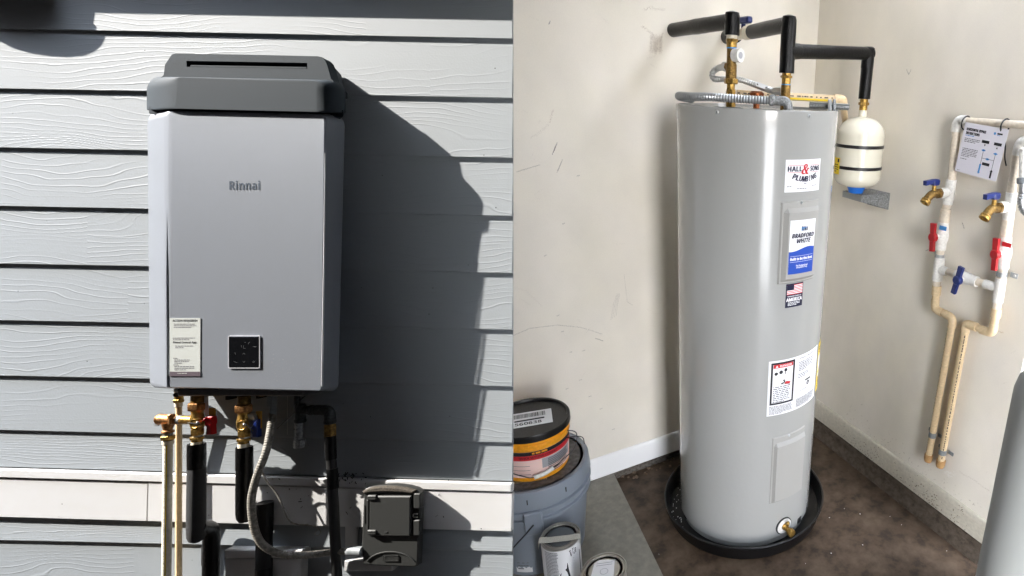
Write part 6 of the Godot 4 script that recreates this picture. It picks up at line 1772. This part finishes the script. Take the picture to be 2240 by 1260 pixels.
# ------------------------------------------------------------------ pails and cans at the lower left of the garage
func pails() -> void:
	var sl := 0.041
	var bc := Vector3(-0.767, 0, -1.620)
	var R := 0.182
	var top := 0.392
	var b := thing("grey_bucket", "large grey ribbed plastic bucket with a dark grey lid", "bucket", Vector3(bc.x, sl, bc.z))
	part(b, "body", g().lathe(bc, Vector3.UP, [Vector2(0, sl), Vector2(R * 0.80, sl), Vector2(R * 0.82, sl + 0.008), Vector2(R * 0.945, top - 0.115), Vector2(R * 1.0, top - 0.113), Vector2(R * 1.0, top - 0.104), Vector2(R * 0.955, top - 0.102), Vector2(R * 0.96, top - 0.084), Vector2(R * 1.015, top - 0.082), Vector2(R * 1.015, top - 0.073), Vector2(R * 0.965, top - 0.071), Vector2(R * 0.965, top - 0.05)], 64), M.bucket_grey)
	var lid := part(b, "lid", g().lathe(bc, Vector3.UP, [Vector2(R * 0.96, top - 0.052), Vector2(R * 1.02, top - 0.050), Vector2(R * 1.0, top - 0.006), Vector2(R * 0.985, top), Vector2(R * 0.915, top), Vector2(R * 0.90, top - 0.004)], 64), M.bucket_grey)
	part(lid, "lid_groove", g().lathe(bc, Vector3.UP, [Vector2(R * 0.905, top - 0.004), Vector2(R * 0.885, top - 0.012), Vector2(R * 0.86, top - 0.012), Vector2(R * 0.85, top - 0.005)], 64), M.pan_plastic)
	part(lid, "lid_top", g().lathe(bc, Vector3.UP, [Vector2(R * 0.862, top - 0.012), Vector2(R * 0.855, top - 0.004), Vector2(0, top - 0.003)], 64), M.lid_grey)
	for a in [0.95, 0.30]:
		part(lid, "tear_slot", g().box(Transform3D(Basis(Vector3.UP, a), bc + Vector3(sin(a) * R * 1.012, top - 0.03, cos(a) * R * 1.012)), Vector3(0.003, 0.016, 0.003)), M.recess_shade_gasket)
	# handle ear and its wire
	var ha := 0.36
	var hp := bc + Vector3(sin(ha) * R * 0.985, top - 0.112, cos(ha) * R * 0.985)
	part(b, "ear", g().box(Transform3D(Basis(Vector3.UP, ha), hp), Vector3(0.055, 0.085, 0.02), 0.004), M.bucket_grey)
	part(b, "wire_handle", g().sweep(curve([hp + Vector3(sin(ha), 0, cos(ha)) * 0.012, hp + Vector3(-0.035, -0.045, 0.03), hp + Vector3(-0.09, -0.10, 0.045), hp + Vector3(-0.16, -0.13, 0.03)], 0.01), 0.0024, 8), M.wire)
	var bm := func(x: float, y: float) -> Vector3:
		var rr := R * (0.82 + (y - 0.05) / 0.33 * 0.125) + 0.001
		return bc + Vector3(sin(x) * rr, y, cos(x) * rr)
	var lb := g(); var li := g()
	ink_rect(lb, bm, -0.12, 0.06, 0.22, 0.285, 6); ink_rect(lb, bm, 0.44, 0.10, 0.86, 0.245, 6)
	var bl := part(b, "paper_label", lb, M.paper)
	var bm2 := func(x: float, y: float) -> Vector3: return bm.call(x, y) + (bm.call(x, y) - Vector3(bc.x, bm.call(x, y).y, bc.z)).normalized() * 0.0006
	ink_small(li, bm2, -0.08, 0.275, 0.25, 16, 0.013); ink_small(li, bm2, 0.50, 0.235, 0.30, 10, 0.013)
	part(bl, "small_print", li, M.print_grey)
	# strip of masking tape with pencilled marks on the lid
	var tf := on_y(1168, 1047, top)
	var tp := part(b, "tape_strip", g().box(Transform3D(Basis(Vector3.UP, 0.30), tf + Vector3(-0.02, -0.0022, 0.004)), Vector3(0.12, 0.0012, 0.022)), mat("kraft_tape", Color(0.62, 0.55, 0.45), 0.7, 0.0, "rough", 20.0))
	var te := g()
	var tm := flat_map(tf + Vector3(-0.02, -0.0014, 0.004), Basis(Vector3.UP, 0.30).x, -Basis(Vector3.UP, 0.30).z)
	for i in 6: ink_line(te, tm, [Vector2(-0.05 + i * 0.008, -0.005), Vector2(-0.047 + i * 0.008, 0.006), Vector2(-0.044 + i * 0.008, -0.003)], 0.001)
	part(tp, "pencil_mark", te, M.print_dark)
	# ---- yellow and white pail on top
	var pc := Vector3(-0.753, 0, -1.611)
	var r := 0.1228
	var p0 := top - 0.0025; var p1 := 0.563
	var p := thing("cement_pail", "small yellow pail with a black lid, standing on the grey bucket", "pail", Vector3(pc.x, p0, pc.z))
	part(p, "body", g().lathe(pc, Vector3.UP, [Vector2(0, p0), Vector2(r * 0.86, p0), Vector2(r * 0.885, p0 + 0.006), Vector2(r * 0.945, p1 - 0.055), Vector2(r * 0.965, p1 - 0.052), Vector2(r * 0.965, p1 - 0.040), Vector2(r * 0.95, p1 - 0.038), Vector2(r * 0.955, p1 - 0.032), Vector2(r * 0.985, p1 - 0.030), Vector2(r * 0.985, p1 - 0.02)], 64), M.pail_yellow)
	var plid := part(p, "lid", g().lathe(pc, Vector3.UP, [Vector2(r * 0.97, p1 - 0.024), Vector2(r * 1.0, p1 - 0.023), Vector2(r * 1.0, p1 - 0.003), Vector2(r * 0.985, p1), Vector2(r * 0.93, p1), Vector2(r * 0.915, p1 - 0.007), Vector2(0, p1 - 0.008)], 64), M.pan_plastic)
	var rr2 := func(y: float) -> float: return r * lerpf(0.885, 0.945, clampf((y - p0 - 0.006) / (p1 - 0.061 - p0), 0, 1)) + 0.0008
	var pm := func(x: float, y: float) -> Vector3: return pc + Vector3(sin(x) * rr2.call(y), y, cos(x) * rr2.call(y))
	var pm2 := func(x: float, y: float) -> Vector3: return pc + Vector3(sin(x), 0, cos(x)) * (rr2.call(y) + 0.0006) + Vector3(0, y, 0)
	var sheet := func(a0: float, a1: float, y0: float, y1: float, m: Callable, n: int) -> Geo:
		var geo := g()
		ink_rect(geo, m, a0, y0, a1, y1, n)
		return geo
	var bx := p1 - 0.058
	var pb := part(p, "wrap_label", sheet.call(-1.6, 1.75, p0 + 0.018, bx, pm, 28), M.print_pink, "printed pink and grey wrap label")
	part(pb, "black_band", sheet.call(-1.6, 1.75, bx - 0.014, bx, pm2, 28), M.print_dark)
	part(pb, "red_band", sheet.call(-1.6, 1.75, bx - 0.032, bx - 0.0142, pm2, 28), M.print_red)
	var pt := g()
	var am := func(x: float, y: float) -> Vector3: return pm2.call(x / r + 0.55, y) + Vector3(sin(x / r + 0.55), 0, cos(x / r + 0.55)) * 0.0005
	ink_text(pt, am, "QUICK SETTING CEMENT", 0.0, bx - 0.023, 0.125, 0.010)
	for a in [-0.9, 0.78]:
		ink_small(pt, pm2, a, bx - 0.040, 0.75, 9, 0.0065, 0.5)
	for i in 3: ink_rect(pt, pm2, -0.9, p0 + 0.030 + i * 0.016, 0.3, p0 + 0.0312 + i * 0.016, 8)
	part(pb, "small_print", pt, M.print_dark)
	var pw := g()
	ink_small(pw, am, -0.02, bx - 0.003, 0.07, 1, 0.010, 0.7)
	part(pb, "yellow_print", pw, M.pail_yellow)
	part(pb, "grey_field", sheet.call(0.62, 1.6, p0 + 0.045, bx - 0.034, func(x: float, y: float) -> Vector3: return pm.call(x, y) + Vector3(sin(x), 0, cos(x)) * 0.0003, 12), M.print_soft)
	# barcode label on the lid
	var lc := on_y(1158, 916, p1 - 0.007)
	var tu := 0.42
	var lb2 := Basis(Vector3.UP, tu)
	var lp := part(plid, "lid_label", g().box(Transform3D(lb2, lc), Vector3(0.138, 0.0012, 0.088)), M.paper, "worn barcode label on the lid")
	var lm := flat_map(lc + Vector3(0, 0.001, 0), lb2.x, -lb2.z)
	var lt := g()
	var x := -0.058
	while x < 0.05:
		var w := rng.randf_range(0.0006, 0.0026)
		ink_rect(lt, lm, x, 0.008, x + w, 0.034)
		x += w + rng.randf_range(0.0006, 0.002)
	ink_rect(lt, lm, -0.045, -0.012, 0.045, -0.003)
	ink_text(lt, lm, "560638", -0.004, -0.027, 0.080, 0.017)
	part(lp, "label_print", lt, M.print_dark)
	# wire bail with its white grip, lying against the front
	var ga := func(a: float, y: float, e: float) -> Vector3: return pc + Vector3(sin(a), 0, cos(a)) * (r * 0.93 + e) + Vector3(0, y, 0)
	part(p, "bail", g().sweep(curve([ga.call(1.55, p1 - 0.045, 0.004), ga.call(1.62, p1 - 0.06, 0.03), ga.call(1.45, p1 - 0.10, 0.030), ga.call(1.15, p1 - 0.125, 0.010), ga.call(0.9, p0 + 0.040, 0.008), ga.call(0.4, p0 + 0.028, 0.010), ga.call(0.15, p0 + 0.034, 0.010), ga.call(-0.4, p0 + 0.05, 0.008), ga.call(-0.9, p0 + 0.08, 0.008), ga.call(-1.5, p1 - 0.05, 0.004)], 0.008), 0.0016, 8), M.wire)
	part(p, "bail_ring", g().sweep(curve([ga.call(1.5, p1 - 0.07, 0.0), ga.call(1.55, p1 - 0.066, 0.03), ga.call(1.65, p1 - 0.08, 0.048), ga.call(1.7, p1 - 0.11, 0.05)], 0.008), 0.0015, 8), M.wire)
	part(p, "grip", g().sweep(curve([ga.call(0.86, p0 + 0.040, 0.010), ga.call(0.62, p0 + 0.032, 0.012), ga.call(0.38, p0 + 0.028, 0.012)], 0.012), 0.0068, 12), M.pvc_white)
	# ---- two paint cans
	can(Vector3(-0.605, 0, -1.409), 0.059, 0.276, true)
	can(Vector3(-0.442, 0, -1.309), 0.065, 0.253, false)

func can(c: Vector3, r: float, top: float, taped: bool) -> void:
	var y0 := 0.041
	var o := thing("paint_can", "paint can with a strip of masking tape across its lid, before the bucket" if taped else "bare metal paint can with a torn white sticker on its lid", "can", Vector3(c.x, y0, c.z), "paint cans by the bucket")
	part(o, "body", g().lathe(c, Vector3.UP, [Vector2(0, y0), Vector2(r * 0.97, y0), Vector2(r * 0.98, y0 + 0.006), Vector2(r * 0.96, y0 + 0.008), Vector2(r * 0.96, top - 0.009), Vector2(r * 0.985, top - 0.007), Vector2(r, top - 0.002), Vector2(r * 0.985, top), Vector2(r * 0.95, top), Vector2(r * 0.93, top - 0.006), Vector2(r * 0.90, top - 0.006), Vector2(r * 0.88, top - 0.001), Vector2(r * 0.82, top - 0.001), Vector2(r * 0.80, top - 0.005)], 48), M.tin)
	part(o, "lid", g().lathe(c, Vector3.UP, [Vector2(r * 0.81, top - 0.005), Vector2(r * 0.70, top - 0.0055), Vector2(r * 0.68, top - 0.004), Vector2(0, top - 0.0045)], 48), M.lid_steel if taped else M.tin)
	if taped:
		var cm := func(x: float, y: float) -> Vector3: return c + Vector3(sin(x), 0, cos(x)) * (r * 0.968) + Vector3(0, y, 0)
		var cm2 := func(x: float, y: float) -> Vector3: return c + Vector3(sin(x), 0, cos(x)) * (r * 0.968 + 0.0006) + Vector3(0, y, 0)
		var s_ := g()
		ink_rect(s_, cm, -1.7, y0 + 0.01, 1.9, top - 0.010, 30)
		var lb := part(o, "wrap_label", s_, M.paper, "white and black printed wrap label")
		var k := g()
		ink_poly(k, cm2, PackedVector2Array([Vector2(0.22, top - 0.16), Vector2(0.8, top - 0.16), Vector2(1.5, top - 0.16), Vector2(1.5, top - 0.046), Vector2(1.0, top - 0.054), Vector2(0.62, top - 0.062), Vector2(0.58, top - 0.080), Vector2(0.22, top - 0.098)]))
		ink_text(k, func(x: float, y: float) -> Vector3: return cm2.call(x / r + 0.98, y), "Va", 0.0, top - 0.030, 0.028, 0.024, false, 0.3, 0.2, "Droid Serif")
		part(lb, "black_field", k, M.print_dark)
		k = g()
		ink_text(k, func(x: float, y: float) -> Vector3: return cm2.call(x / r + 0.98, y) + Vector3(sin(1.1), 0, cos(1.1)) * 0.0005, "WOO", 0.0, top - 0.066, 0.038, 0.015, true, 0.0, 0.2)
		part(lb, "white_word", k, M.print_white)
		k = g()
		ink_small(k, cm2, -0.55, top - 0.016, 0.75, 22, 0.0055, 0.5)
		part(lb, "small_print", k, M.print_grey)
		var tp := g()
		var tb := Basis(Vector3.UP, 0.22)
		var pts := [Vector2(-r * 1.02, top - 0.022), Vector2(-r * 1.015, top + 0.0012), Vector2(-r * 0.9, top + 0.0016), Vector2(-r * 0.5, top - 0.001), Vector2(r * 0.5, top - 0.001), Vector2(r * 0.9, top + 0.0016), Vector2(r * 1.015, top + 0.0012), Vector2(r * 1.02, top - 0.020)]
		for i in pts.size() - 1:
			var a: Vector3 = c + tb.x * pts[i].x + Vector3(0, pts[i].y, 0); var b: Vector3 = c + tb.x * pts[i + 1].x + Vector3(0, pts[i + 1].y, 0)
			var z0 := tb.z * 0.002; var z1 := tb.z * 0.027
			tp.quad_to(Vector3.UP + tb.x * signf(pts[i].x + pts[i + 1].x) * 0.5, a + z0, b + z0, b + z1, a + z1)
		part(o, "masking_tape", tp, M.tape, "strip of masking tape over the lid")
	else:
		var lbm := flat_map(c + Vector3(0, top - 0.0035, 0), Basis(Vector3.UP, 0.15).x, -Basis(Vector3.UP, 0.15).z)
		var s2 := g()
		ink_poly(s2, lbm, PackedVector2Array([Vector2(-0.036, -0.036), Vector2(0.030, -0.040), Vector2(0.026, 0.036), Vector2(-0.022, 0.040), Vector2(-0.032, 0.028)]))
		var st := part(o, "lid_sticker", s2, M.paper)
		var k2 := g()
		var lbm2 := flat_map(c + Vector3(0, top - 0.003, 0), Basis(Vector3.UP, 0.15).x, -Basis(Vector3.UP, 0.15).z)
		for i in 2: ink_line(k2, lbm2, [Vector2(-0.025, 0.024 - i * 0.008), Vector2(0.02, 0.028 - i * 0.008)], 0.0012)
		for i in 16:
			var a := TAU * i / 16.0; var b := TAU * (i + 1) / 16.0
			ink_line(k2, lbm2, [Vector2(cos(a), sin(a)) * 0.011 + Vector2(0, -0.006), Vector2(cos(b), sin(b)) * 0.011 + Vector2(0, -0.006)], 0.0008)
		part(st, "sticker_print", k2, M.print_grey)
